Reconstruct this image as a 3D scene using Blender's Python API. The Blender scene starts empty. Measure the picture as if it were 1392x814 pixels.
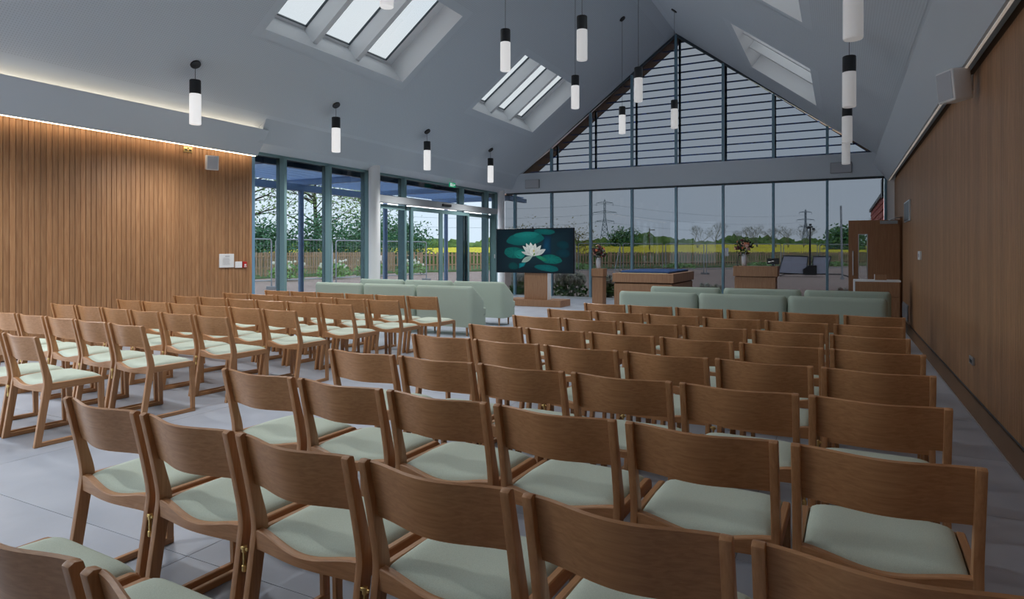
import bpy, bmesh, math, random
from mathutils import Vector, Matrix
from math import pi, sin, cos, tan, radians
random.seed(7)
SC = bpy.context.scene
C = SC.collection

# ------------------------------------------------------------------ camera
cam_d = bpy.data.cameras.new('camera')
cam = bpy.data.objects.new('camera', cam_d); C.objects.link(cam)
cam_d.sensor_width = 36.0
cam_d.lens = 870.0 / 1392.0 * 36.0
cam_d.shift_y = -(407.0 - 341.3) / 1392.0
cam_d.clip_start = 0.05; cam_d.clip_end = 2000
cam.location = (0, 0, 1.5)
cam.rotation_euler = (radians(90), 0, radians(27.2))
SC.camera = cam

# ------------------------------------------------------------------ view + world (overcast sky)
SC.view_settings.view_transform = 'Standard'
SC.view_settings.look = 'None'
SC.view_settings.gamma = 1.0
SC.view_settings.use_curve_mapping = False
SC.view_settings.exposure = 0.75
SKY = 2.6
world = bpy.data.worlds.new('overcast_sky'); SC.world = world
world.use_nodes = True
wn = world.node_tree; wn.nodes.clear()
w_out = wn.nodes.new('ShaderNodeOutputWorld'); w_bg = wn.nodes.new('ShaderNodeBackground')
w_tc = wn.nodes.new('ShaderNodeTexCoord'); w_no = wn.nodes.new('ShaderNodeTexNoise'); w_cr = wn.nodes.new('ShaderNodeValToRGB')
w_no.inputs['Scale'].default_value = 2.2; w_no.inputs['Detail'].default_value = 4
w_cr.color_ramp.elements[0].position = .3; w_cr.color_ramp.elements[0].color = (.76, .87, 1.0, 1)
w_cr.color_ramp.elements[1].position = .7; w_cr.color_ramp.elements[1].color = (.95, .97, 1.0, 1)
wn.links.new(w_tc.outputs['Generated'], w_no.inputs['Vector'])
wn.links.new(w_no.outputs['Fac'], w_cr.inputs['Fac'])
wn.links.new(w_cr.outputs['Color'], w_bg.inputs['Color'])
w_bg.inputs['Strength'].default_value = SKY
wn.links.new(w_bg.outputs[0], w_out.inputs[0])
PENDANT_W = [125, 125, 14, 2]          # lamp power of the four pendant rows, window side to far side
PENDANT_E = [.36, .27, .18, .09]         # glow of their shades
SC.cycles.max_bounces = 10
SC.cycles.diffuse_bounces = 5
SC.cycles.transparent_max_bounces = 24
SC.cycles.caustics_reflective = False
SC.cycles.caustics_refractive = False
SC.cycles.sample_clamp_indirect = 4.0

# ------------------------------------------------------------------ materials
MATS = {}
def mat(name, col=(.8, .8, .8), rough=.6, metal=0.0, emit=None, spec=.5):
    m = bpy.data.materials.new(name); m.use_nodes = True; MATS[name] = m
    b = m.node_tree.nodes['Principled BSDF']
    b.inputs['Base Color'].default_value = (*col, 1); b.inputs['Roughness'].default_value = rough
    b.inputs['Metallic'].default_value = metal
    b.inputs['Specular IOR Level'].default_value = spec
    if emit:
        b.inputs['Emission Color'].default_value = (*emit[0], 1); b.inputs['Emission Strength'].default_value = emit[1]
    return m
def nodes_of(m):
    nt = m.node_tree; return nt, nt.nodes, nt.links, nt.nodes['Principled BSDF']
def grain(m, c1, c2, scale=(1, 1, 1), nscale=6.0, detail=5.0, bump=0.0, rnd=0.0, coord='Object', distort=.6, lo=.3, hi=.7):
    """two-tone noise stretched along one axis; rnd shifts the tone per object"""
    nt, N, L, b = nodes_of(m)
    tc = N.new('ShaderNodeTexCoord'); mp = N.new('ShaderNodeMapping'); no = N.new('ShaderNodeTexNoise'); cr = N.new('ShaderNodeValToRGB')
    mp.inputs['Scale'].default_value = scale
    no.inputs['Scale'].default_value = nscale; no.inputs['Detail'].default_value = detail; no.inputs['Distortion'].default_value = distort
    cr.color_ramp.elements[0].position = lo; cr.color_ramp.elements[0].color = (*c1, 1)
    cr.color_ramp.elements[1].position = hi; cr.color_ramp.elements[1].color = (*c2, 1)
    L.new(tc.outputs[coord], mp.inputs['Vector'])
    L.new(no.outputs['Fac'], cr.inputs['Fac'])
    oi = N.new('ShaderNodeObjectInfo')
    va = N.new('ShaderNodeVectorMath'); va.operation = 'MULTIPLY_ADD'
    va.inputs[1].default_value = (1, 1, 1)
    cx = N.new('ShaderNodeCombineXYZ')
    mm = N.new('ShaderNodeMath'); mm.operation = 'MULTIPLY'; mm.inputs[1].default_value = 37.0
    L.new(oi.outputs['Random'], mm.inputs[0])
    for i in range(3): L.new(mm.outputs[0], cx.inputs[i])
    L.new(mp.outputs[0], va.inputs[0]); L.new(cx.outputs[0], va.inputs[2])
    L.new(va.outputs[0], no.inputs['Vector'])
    out = cr.outputs['Color']
    if rnd:
        hs = N.new('ShaderNodeHueSaturation')
        mr = N.new('ShaderNodeMapRange'); mr.inputs['To Min'].default_value = 1 - rnd; mr.inputs['To Max'].default_value = 1 + rnd
        L.new(oi.outputs['Random'], mr.inputs['Value']); L.new(mr.outputs[0], hs.inputs['Value'])
        L.new(out, hs.inputs['Color']); out = hs.outputs['Color']
    L.new(out, b.inputs['Base Color'])
    if bump:
        bp = N.new('ShaderNodeBump'); bp.inputs['Strength'].default_value = bump; bp.inputs['Distance'].default_value = .01
        L.new(no.outputs['Fac'], bp.inputs['Height']); L.new(bp.outputs[0], b.inputs['Normal'])
    return m
OAK1, OAK2 = (.36, .170, .070), (.475, .248, .112)
grain(mat('oak_across', rough=.42), OAK1, OAK2, (1.2, 46, 46), 2.2, 6, .03, .06)      # grain along x
grain(mat('oak_along', rough=.42), OAK1, OAK2, (46, 1.2, 46), 2.2, 6, .03, .06)       # grain along y
grain(mat('oak_up', rough=.42), OAK1, OAK2, (46, 46, 1.2), 2.2, 6, .03, .06)          # grain along z
grain(mat('oak_slat', rough=.5), (.29, .14, .062), (.41, .222, .108), (14, 14, 1.2), 2.6, 6, .05, .13)
grain(mat('oak_furniture', rough=.5), (.27, .135, .065), (.37, .20, .105), (26, 26, 1.5), 2.4, 6, .02, .04)
grain(mat('oak_door', rough=.5), (.235, .105, .045), (.31, .15, .068), (26, 26, 1.2), 2.4, 6, .02, .0)
mat('slat_backing', (.09, .045, .022), .9)
grain(mat('mint_fabric', rough=.95, spec=.15), (.47, .545, .465), (.60, .675, .585), (1, 1, 1), 420, 2, .12, .02)
grain(mat('sofa_fabric', rough=.95, spec=.15), (.35, .425, .36), (.415, .49, .42), (1, 1, 1), 300, 2, .08, .02)
mat('seam', (.12, .16, .13), .95)
grain(mat('floor_slab', rough=.38, spec=.4), (.345, .385, .455), (.43, .47, .54), (1, 1, 1), 2.2, 8, .02, .04, distort=.3)
mat('joint', (.2, .205, .22), .9)
mat('plaster', (.62, .685, .745), .85, spec=.2)
mat('white_paint', (.80, .82, .84), .5)
mat('white_plastic', (.78, .79, .80), .4)
mat('grey_plastic', (.30, .32, .34), .5)
mat('speaker_grille', (.47, .49, .53), .7)
mat('dark_metal', (.016, .017, .02), .45)
mat('black_plastic', (.012, .012, .014), .35)
mat('brass', (.75, .55, .22), .3, 1.0)
mat('steel', (.55, .57, .6), .35, 1.0)
mat('galvanised', (.42, .46, .5), .45, .6)
mat('frame_green', (.19, .32, .335), .45, .2)
mat('frame_dark', (.045, .065, .08), .45, .2)
mat('frame_blue', (.20, .38, .56), .4, .2)
mat('header_grey', (.45, .48, .50), .4, .3)
mat('frame_teal', (.17, .30, .38), .4, .2)
mat('canopy_blue', (.22, .33, .50), .5, .2)
mat('louver_blue', (.42, .62, .95), .6)
mat('grille_strip', (.30, .25, .21), .22, .7)
mat('edge_trim', (.6, .63, .66), .3, .8)
mat('red_plastic', (.45, .02, .02), .4)
mat('exit_green', (.0, .30, .14), .4, emit=((.0, .42, .2), .35))
mat('sign_white', (.8, .8, .8), .5, emit=((1, 1, 1), .25))
mat('print_grey', (.3, .3, .33), .7)
mat('blue_cloth', (.03, .075, .20), .9)
mat('brass_edge', (.55, .42, .22), .35, .6)
mat('vase', (.62, .63, .68), .35)
mat('flower_dark', (.09, .02, .025), .8)
mat('flower_coral', (.62, .19, .10), .8)
mat('flower_blush', (.70, .42, .36), .8)
mat('leaf_dark', (.03, .05, .025), .7)
mat('led_warm', (1, 1, 1), .5, emit=((1.0, .78, .55), 3.8))
mat('led_warm_dim', (1, 1, 1), .5, emit=((1.0, .80, .60), .14))
mat('led_line', (1, 1, 1), .5, emit=((1.0, .76, .50), 7.0))
mat('led_line_dim', (1, 1, 1), .5, emit=((1.0, .86, .72), .12))
for i, e in enumerate(PENDANT_E): mat('shade_%d' % i, (.85, .85, .85), .4, emit=((1, .985, .97), e))
grain(mat('gravel', rough=.95), (.33, .235, .20), (.50, .385, .345), (1, 1, 1), 3.0, 10, .4, coord='Object')
grain(mat('grass', rough=.95), (.05, .11, .03), (.13, .22, .06), (1, 1, 1), .8, 8, 0)
grain(mat('picket', rough=.9), (.42, .27, .16), (.62, .44, .29), (1, 1, .2), 4, 4, 0)
grain(mat('rape_yellow', rough=.9), (.55, .46, .01), (.92, .80, .02), (1, 1, 1), 1.6, 6, 0, lo=.35, hi=.55)
grain(mat('hedge_green', rough=.95), (.05, .12, .025), (.20, .32, .08), (1, 1, 1), .35, 7, 0)
grain(mat('leaf_spring', rough=.8), (.20, .36, .13), (.42, .56, .25), (1, 1, 1), .5, 4, 0)
grain(mat('leaf_shrub', rough=.8), (.06, .20, .12), (.19, .36, .19), (1, 1, 1), .7, 4, 0)
grain(mat('leaf_garden', rough=.8), (.16, .36, .10), (.38, .58, .24), (1, 1, 1), 6, 3, 0)
grain(mat('leaf_ochre', rough=.8), (.30, .27, .11), (.48, .42, .20), (1, 1, 1), .7, 4, 0)
grain(mat('bark', rough=.95), (.06, .05, .04), (.13, .11, .09), (1, 1, .3), 5, 4, 0)
mat('twig_grey', (.24, .24, .25), .9)
mat('blossom', (.92, .91, .78), .8)
grain(mat('red_board', rough=.8), (.46, .11, .09), (.58, .16, .13), (1, .15, 6), 4, 4, 0)
mat('pylon_steel', (.30, .36, .42), .7)
mat('solar_face', (.34, .34, .42), .3)
grain(mat('roof_soffit', rough=.8), (.30, .20, .12), (.46, .33, .22), (1, .2, 1), 6, 4, 0)
mat('roof_sheet', (.12, .13, .15), .6)
mat('tv_black', (.008, .010, .014), .5, spec=.2)

# perforated ceiling board
m = mat('ceiling_board', (.62, .685, .745), .85, spec=.2)
nt, N, L, b = nodes_of(m)
tc = N.new('ShaderNodeTexCoord'); mp = N.new('ShaderNodeMapping'); vo = N.new('ShaderNodeTexVoronoi'); cr = N.new('ShaderNodeValToRGB')
mp.inputs['Scale'].default_value = (1 / .034,) * 3
vo.inputs['Randomness'].default_value = 0.0; vo.inputs['Scale'].default_value = 1.0
cr.color_ramp.elements[0].position = .20; cr.color_ramp.elements[0].color = (.49, .545, .60, 1)
cr.color_ramp.elements[1].position = .28; cr.color_ramp.elements[1].color = (.61, .675, .735, 1)
L.new(tc.outputs['UV'], mp.inputs['Vector']); L.new(mp.outputs[0], vo.inputs['Vector']); L.new(vo.outputs['Distance'], cr.inputs['Fac']); L.new(cr.outputs[0], b.inputs['Base Color'])

def glass(name, tint, refl=.06):
    m = bpy.data.materials.new(name); m.use_nodes = True; MATS[name] = m
    nt = m.node_tree; nt.nodes.clear()
    o = nt.nodes.new('ShaderNodeOutputMaterial'); mx = nt.nodes.new('ShaderNodeMixShader')
    t = nt.nodes.new('ShaderNodeBsdfTransparent'); g = nt.nodes.new('ShaderNodeBsdfGlossy'); lw = nt.nodes.new('ShaderNodeLayerWeight'); pw_ = nt.nodes.new('ShaderNodeMath'); pw_.operation = 'POWER'; pw_.inputs[1].default_value = 4.0
    f = nt.nodes.new('ShaderNodeMath'); f.operation = 'MULTIPLY_ADD'; f.inputs[1].default_value = .45; f.inputs[2].default_value = .012
    lw.inputs['Blend'].default_value = .5
    nt.links.new(lw.outputs['Facing'], pw_.inputs[0]); nt.links.new(pw_.outputs[0], f.inputs[0])
    t.inputs['Color'].default_value = (*tint, 1); g.inputs['Roughness'].default_value = .01
    g.inputs['Color'].default_value = (.8, .85, .9, 1)
    nt.links.new(f.outputs[0], mx.inputs[0]); nt.links.new(t.outputs[0], mx.inputs[1]); nt.links.new(g.outputs[0], mx.inputs[2]); nt.links.new(mx.outputs[0], o.inputs[0])
glass('glass_side_darkened', (.45, .475, .49))  # side glazing, darkened to hold the view down under the strong sky
glass('glass_end_darkened', (.245, .255, .265))        # gable end glass, dark tint added to dim the view, two faces per pane
glass('glass_roof', (.435, .44, .435))  # roof panes, darkened so the strong sky does not burn out
glass('glass_plain', (.97, .98, .98))

m = bpy.data.materials.new('canopy_louvre'); m.use_nodes = True; MATS['canopy_louvre'] = m
nt = m.node_tree; N = nt.nodes; L = nt.links
tl = N.new('ShaderNodeBsdfTranslucent'); tl.inputs['Color'].default_value = (.40, .56, .78, 1)
mx = N.new('ShaderNodeMixShader'); mx.inputs[0].default_value = .65
N['Principled BSDF'].inputs['Base Color'].default_value = (.40, .52, .70, 1)
L.new(N['Principled BSDF'].outputs[0], mx.inputs[1]); L.new(tl.outputs[0], mx.inputs[2]); L.new(mx.outputs[0], N['Material Output'].inputs[0])

def translucent(name, col, fac):
    nt = MATS[name].node_tree; N = nt.nodes; L = nt.links
    t_ = N.new('ShaderNodeBsdfTranslucent'); t_.inputs['Color'].default_value = (*col, 1)
    x_ = N.new('ShaderNodeMixShader'); x_.inputs[0].default_value = fac
    L.new(N['Principled BSDF'].outputs[0], x_.inputs[1]); L.new(t_.outputs[0], x_.inputs[2]); L.new(x_.outputs[0], N['Material Output'].inputs[0])
translucent('louver_blue', (.30, .50, .85), .5)

def attr_emit(name, strength):
    m = mat(name, (.004, .004, .004), .6, spec=.1)
    nt, N, L, b = nodes_of(m)
    a = N.new('ShaderNodeAttribute'); a.attribute_name = 'Col'
    L.new(a.outputs['Color'], b.inputs['Emission Color']); b.inputs['Emission Strength'].default_value = strength
attr_emit('screen_picture', .42)

# ------------------------------------------------------------------ mesh helpers
class MB:
    def __init__(s): s.v = []; s.f = []
    def add(s, vs, fs):
        o = len(s.v); s.v += [tuple(p) for p in vs]; s.f += [tuple(i + o for i in f) for f in fs]; return s
    def box(s, x0, x1, y0, y1, z0, z1):
        return s.add([(x0,y0,z0),(x1,y0,z0),(x1,y1,z0),(x0,y1,z0),(x0,y0,z1),(x1,y0,z1),(x1,y1,z1),(x0,y1,z1)],
                     [(0,3,2,1),(4,5,6,7),(0,1,5,4),(1,2,6,5),(2,3,7,6),(3,0,4,7)])
    def prism(s, poly, axis, a0, a1):
        """poly in the two other axes (in x,y,z order), extruded along axis"""
        n = len(poly)
        def P(p, a):
            return {'x': (a, p[0], p[1]), 'y': (p[0], a, p[1]), 'z': (p[0], p[1], a)}[axis]
        vs = [P(p, a0) for p in poly] + [P(p, a1) for p in poly]
        fs = [tuple(range(n))[::-1], tuple(range(n, 2*n))] + [(i, (i+1) % n, n + (i+1) % n, n + i) for i in range(n)]
        return s.add(vs, fs)
    def tube(s, pts, r, n=8, caps=True):
        pts = [Vector(p) for p in pts]; rs = r if isinstance(r, (list, tuple)) else [r] * len(pts)
        base = len(s.v); up = None
        for i, p in enumerate(pts):
            d = (pts[min(i+1, len(pts)-1)] - pts[max(i-1, 0)]).normalized()
            if up is None:
                up = Vector((0, 0, 1)) if abs(d.z) < .9 else Vector((1, 0, 0))
            a = d.cross(up).normalized(); b2 = a.cross(d).normalized(); up = b2
            for k in range(n):
                t = 2*pi*k/n; s.v.append(tuple(p + rs[i]*(cos(t)*a + sin(t)*b2)))
        for i in range(len(pts)-1):
            for k in range(n):
                s.f.append((base+i*n+k, base+i*n+(k+1) % n, base+(i+1)*n+(k+1) % n, base+(i+1)*n+k))
        if caps:
            s.f.append(tuple(base+k for k in range(n))[::-1]); e = base+(len(pts)-1)*n
            s.f.append(tuple(e+k for k in range(n)))
        return s
    def lathe(s, prof, c=(0, 0, 0), n=20):
        base = len(s.v)
        for r, z in prof:
            for k in range(n):
                t = 2*pi*k/n; s.v.append((c[0]+r*cos(t), c[1]+r*sin(t), c[2]+z))
        for i in range(len(prof)-1):
            for k in range(n):
                s.f.append((base+i*n+k, base+i*n+(k+1) % n, base+(i+1)*n+(k+1) % n, base+(i+1)*n+k))
        s.f.append(tuple(base+k for k in range(n))[::-1]); e = base+(len(prof)-1)*n
        s.f.append(tuple(e+k for k in range(n)))
        return s
    def grid(s, rows):
        """rows of equal length points, open sheet"""
        base = len(s.v); n = len(rows[0])
        for r in rows: s.v += [tuple(p) for p in r]
        for i in range(len(rows)-1):
            for k in range(n-1):
                s.f.append((base+i*n+k, base+i*n+k+1, base+(i+1)*n+k+1, base+(i+1)*n+k))
        return s
    def blob(s, c, r, nu=8, nv=5, jit=0.0, flat=1.0):
        base = len(s.v); c = Vector(c)
        for i in range(nv+1):
            ph = pi*i/nv
            for k in range(nu):
                t = 2*pi*k/nu; q = r*(1+random.uniform(-jit, jit))
                s.v.append((c.x+q*sin(ph)*cos(t), c.y+q*sin(ph)*sin(t), c.z+q*cos(ph)*flat))
        for i in range(nv):
            for k in range(nu):
                s.f.append((base+i*nu+k, base+(i+1)*nu+k, base+(i+1)*nu+(k+1) % nu, base+i*nu+(k+1) % nu))
        return s
    def leaf(s, c, size, tilt=1.0):
        c = Vector(c); a = random.uniform(0, 2*pi)
        u = Vector((cos(a), sin(a), random.uniform(-tilt, tilt))).normalized()
        w = u.cross(Vector((random.uniform(-1, 1), random.uniform(-1, 1), random.uniform(-1, 1)))).normalized()
        return s.add([c-u*size, c+w*size*.5, c+u*size, c-w*size*.5], [(0, 1, 2, 3)])
    def mesh(s, name, bevel=0.0, seg=2, smooth=False, fix=True):
        me = bpy.data.meshes.new(name); me.from_pydata(s.v, [], s.f)
        bm = bmesh.new(); bm.from_mesh(me)
        if fix: bmesh.ops.recalc_face_normals(bm, faces=bm.faces)
        if bevel:
            es = [e for e in bm.edges if len(e.link_faces) == 2 and e.calc_face_angle(0) > .5]
            bmesh.ops.bevel(bm, geom=es, offset=bevel, segments=seg, affect='EDGES', profile=.6, clamp_overlap=True)
        bm.to_mesh(me); bm.free()
        if smooth:
            for p in me.polygons: p.use_smooth = True
            if smooth != 'full':
                try: me.set_sharp_from_angle(angle=radians(40))
                except Exception: pass
        return me

def link(name, me, m=None, parent=None, loc=None, rot=None, label=None, cat=None, group=None, kind=None):
    if isinstance(me, MB): me = me.mesh(name)
    o = bpy.data.objects.new(name, me); C.objects.link(o)
    if m is not None and not me.materials: me.materials.append(MATS[m])
    if parent is not None: o.parent = parent
    if loc is not None: o.location = loc
    if rot is not None: o.rotation_euler = rot
    tag(o, label, cat, group, kind); return o
def tag(o, label=None, cat=None, group=None, kind=None):
    for k, v in (('label', label), ('category', cat), ('group', group), ('kind', kind)):
        if v: o[k] = v
    return o
def thing(name, label, cat, loc=(0, 0, 0), rz=0.0, group=None):
    o = bpy.data.objects.new(name, None); C.objects.link(o); o.location = loc; o.rotation_euler = (0, 0, rz)
    return tag(o, label, cat, group)
def struct(name, me, m=None, parent=None):
    return link(name, me, m, parent, kind='structure' if parent is None else None)
def copy_tree(o, parent=None):
    c = o.copy(); C.objects.link(c); c.parent = parent
    for ch in o.children: copy_tree(ch, c)
    return c

def catmull(pts, n=6, closed=False):
    out = []; m_ = len(pts)
    for i in range(m_ - 1):
        p0, p1, p2, p3 = pts[max(i-1, 0)], pts[i], pts[i+1], pts[min(i+2, m_-1)]
        for k in range(n):
            t = k / n
            out.append(tuple(.5*(2*p1[j] + (p2[j]-p0[j])*t + (2*p0[j]-5*p1[j]+4*p2[j]-p3[j])*t*t + (3*p1[j]-p0[j]-3*p2[j]+p3[j])*t**3) for j in range(len(p1))))
    out.append(tuple(pts[-1])); return out

# ------------------------------------------------------------------ room dimensions (metres; camera at the origin, +y down the hall)
XL, XR = -10.04, 1.22            # faces of the slatted walls
XG = -10.12                      # plane of the side glazing
YB, YE = -2.6, 19.03             # back wall, glazed gable end
XA, ZA, SL = -4.33, 7.93, .765   # ridge and pitch
HEAD = 3.43
def zc(x): return ZA - SL*abs(x - XA)
NRM = math.hypot(1, SL)

# floor of large slabs with recessed joints
fl = struct('floor', MB().box(-10.3, 1.4, YB, YE, -.25, -.004), 'joint')
sx, sy = 2.4, 1.2
tile_cache = {}
x = -2.86 - 4*sx
while x < 1.06:
    y = 2.07 - 4*sy
    while y < YE:
        a0, a1 = max(x, -10.2), min(x + sx, 1.055); b0, b1 = max(y, YB), min(y + sy, YE - .02)
        if a1 - a0 > .05 and b1 - b0 > .05:
            w, h = round(a1 - a0, 3), round(b1 - b0, 3)
            if (w, h) not in tile_cache:
                tile_cache[(w, h)] = MB().box(-w/2+.002, w/2-.002, -h/2+.002, h/2-.002, -.02, 0).mesh('floor_slab')
            link('floor_slab', tile_cache[(w, h)], 'floor_slab', fl, loc=((a0+a1)/2, (b0+b1)/2, 0))
        y += sy
    x += sx
t3 = struct('trim_3', MB().box(1.062, XR, YB, YE-.02, -.02, .003), 'grille_strip')
link('edge_trim', MB().box(1.054, 1.062, YB, YE-.02, -.02, .005), 'edge_trim', t3)

# slatted oak walls
PITCH, SW = .076, .0715
slat_l = MB().box(0, .022, -SW/2, SW/2, .02, 3.33).mesh('slat', bevel=.005, seg=1)
slat_r = MB().box(-.022, 0, -SW/2, SW/2, .02, 3.33).mesh('slat', bevel=.003, seg=1)
wl = struct('wall_left', MB().box(XL-.28, XL-.022, 3.45, 8.64, -.2, 3.62).box(XL-.28, XL-.022, YB, 3.45, 3.3, 3.62).box(XL-.28, XL-.022, YB, YB+.3, -.2, 3.3), 'slat_backing')
w11 = struct('window_11', MB().box(XL-.2, XL-.1, YB+.3, 3.45, 3.24, 3.3).box(XL-.2, XL-.1, YB+.3, 3.45, 0, .06), 'frame_green')  # unseen near-left window, added to bring in more daylight
for k in range(5):
    ya_ = YB + .33 + k*1.43
    link('mullion', MB().box(XL-.22, XL-.06, ya_-.03, ya_+.03, .06, 3.24), 'frame_green', w11)
    if k < 4: link('pane', MB().box(XL-.15, XL-.138, ya_+.03, ya_+1.40, .06, 3.24), 'glass_plain', w11)
joined = MB()
n = int((8.62 - YB) / PITCH)
for i in range(n):
    y = 8.60 - i*PITCH
    if y > 3.9: link('slat', slat_l, 'oak_slat', wl, loc=(XL-.022, y, 0))
    elif y > 3.5: joined.box(XL-.022, XL, y-SW/2, y+SW/2, .02, 3.33)
o = link('slat_panel', joined, 'oak_slat', wl); o['kind'] = 'stuff'
wr = struct('wall_right', MB().box(XR+.022, XR+.3, YB, YE+.2, -.2, 3.75), 'slat_backing')
joined = MB(); n = int((YE - YB) / PITCH)
for i in range(n):
    y = YE - .06 - i*PITCH
    if y > 5.6: link('slat', slat_r, 'oak_slat', wr, loc=(XR+.022, y, 0))
    elif y > YB + .1: joined.box(XR, XR+.022, y-SW/2, y+SW/2, .02, 3.33)
o = link('slat_panel', joined, 'oak_slat', wr); o['kind'] = 'stuff'

# back wall behind the camera
zbk = [(XL-.3, -.2), (XR+.3, -.2), (XR+.3, zc(XR)+.3), (XA, ZA+.5), (XL-.3, zc(XL)+.3)]
wb = struct('wall_back', MB().prism([(XL-.3, 3.4), (XR+.3, 3.4), (XR+.3, zc(XR)+.3), (XA, ZA+.5), (XL-.3, zc(XL)+.3)], 'y', YB-.2, YB).box(-6.8, XR+.3, YB-.2, YB, -.2, 3.4).box(XL-.3, -9.7, YB-.2, YB, -.2, 3.4), 'plaster')
w10 = struct('window_10', MB().box(-9.7, -6.8, YB-.12, YB-.04, 3.34, 3.4).box(-9.7, -6.8, YB-.12, YB-.04, 0, .06), 'frame_green')  # unseen window added behind the camera to light the chair backs
for k in range(3):
    xa_ = -9.7 + 2.9*k/2
    link('mullion', MB().box(xa_-.03, xa_+.03, YB-.14, YB-.02, .06, 3.34), 'frame_green', w10)
    if k < 2: link('pane', MB().box(xa_+.03, xa_+1.42, YB-.085, YB-.073, .06, 3.34), 'glass_plain', w10)

# ceiling slopes with skylight openings
OPEN_Y = [(1.0, 4.5), (7.25, 10.82), (13.64, 17.15)]  # nearest opening is an unseen skylight, added on the left slope for light
OPEN_L = (-8.13, -6.66); OPEN_R = (2*XA+6.66, 2*XA+8.13)
PER = .17                        # plain margin round the openings
CD = .46                         # depth of the skylight shafts, square to the roof
EAVE_L, EAVE_R = -10.2, 1.55
OVL, OVR = -10.42, 1.75          # edges of the roof deck
NX = -SL/NRM*CD                  # how far a shaft leans outwards by the time it meets the deck
def slope_mesh(xs, ys, skip, dz=0.0):
    mb = MB(); uv = []
    for i in range(len(xs)-1):
        for j in range(len(ys)-1):
            if skip(.5*(xs[i]+xs[i+1]), .5*(ys[j]+ys[j+1])): continue
            q = [(xs[i], ys[j]), (xs[i+1], ys[j]), (xs[i+1], ys[j+1]), (xs[i], ys[j+1])]
            mb.add([(a, b, zc(a)+dz) for a, b in q], [(0, 1, 2, 3)])
            uv += [(a*NRM, b) for a, b in q]
    me = mb.mesh('ceiling', fix=False)
    ul = me.uv_layers.new(name='UVMap')
    for k, l_ in enumerate(me.loops): ul.data[k].uv = uv[l_.vertex_index]
    return me
def inhole(x, y):
    return any(a < y < b for a, b in OPEN_Y) and (OPEN_L[0] < x < OPEN_L[1] or (OPEN_R[0] < x < OPEN_R[1] and y > 5))
YS = sorted({YB, YE} | {v for a, b in OPEN_Y for v in (a, b)})
ce = struct('ceiling', slope_mesh([EAVE_L, -9.44, OPEN_L[0], OPEN_L[1], XA, OPEN_R[0], OPEN_R[1], .78, EAVE_R], YS, inhole), 'plaster')
# perforated boards, a few millimetres proud of the plain plaster
def nearhole(x, y):
    return any(a-PER < y < b+PER for a, b in OPEN_Y) and (OPEN_L[0]-PER*.8 < x < OPEN_L[1]+PER*.8 or (OPEN_R[0]-PER*.8 < x < OPEN_R[1]+PER*.8 and y > 5))
YS2 = sorted({YB, YE-.35} | {v for a, b in OPEN_Y for v in (a-PER, b+PER)})
link('perforated_board', slope_mesh([-9.44, OPEN_L[0]-PER*.8, OPEN_L[1]+PER*.8, XA-.25], YS2, nearhole, -.006), 'ceiling_board', ce)
link('perforated_board', slope_mesh([XA+.25, OPEN_R[0]-PER*.8, OPEN_R[1]+PER*.8, .78], YS2, nearhole, -.006), 'ceiling_board', ce)
# roof deck above, with the same openings and an overhang past the gable
RZ = CD * NRM
YSR = sorted({YB-.3, YE+1.05} | {v for a, b in OPEN_Y for v in (a, b)})
def inhole_deck(x, y):
    return inhole(x - NX, y) if x < XA else inhole(x + NX, y)
rf = struct('trim_1', slope_mesh([OVL, OPEN_L[0]+NX, OPEN_L[1]+NX, XA, OPEN_R[0]-NX, OPEN_R[1]-NX, OVR], YSR, inhole_deck, RZ), 'roof_sheet')
struct('trim_4', slope_mesh([OVL, XA, OVR], [YE+.12, YE+1.05], lambda x, y: False, .12), 'roof_soffit')
mb = MB()
for s in (-1, 1):      # eaves and gable verge closing boards
    xe = OVL if s < 0 else OVR
    mb.add([(xe, YB-.3, max(zc(xe), 3.42)), (xe, YE+1.05, max(zc(xe), 3.42)), (xe, YE+1.05, zc(xe)+RZ), (xe, YB-.3, zc(xe)+RZ)], [(0, 1, 2, 3)])
    for yy in (YE+1.05,):
        mb.add([(xe, yy, zc(xe)+.1), (XA, yy, ZA+.1), (XA, yy, ZA+RZ), (xe, yy, zc(xe)+RZ)], [(0, 1, 2, 3)])
link('verge_board', mb, 'roof_sheet', rf)
# wall above eave glazing, up to the roof deck (blocks the sky)
struct('trim_5', MB().box(OVL, XG-.08, YB, YE+.1, HEAD-.02, 3.85), 'plaster')
struct('trim_6', MB().prism([(XG-.08, HEAD), (-9.99, HEAD), (-9.71, 3.54), (-9.5, zc(-9.5)+.01), (-9.9, zc(-9.9)+.05), (XG-.08, 3.6)], 'y', 8.5, YE), 'plaster')

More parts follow.
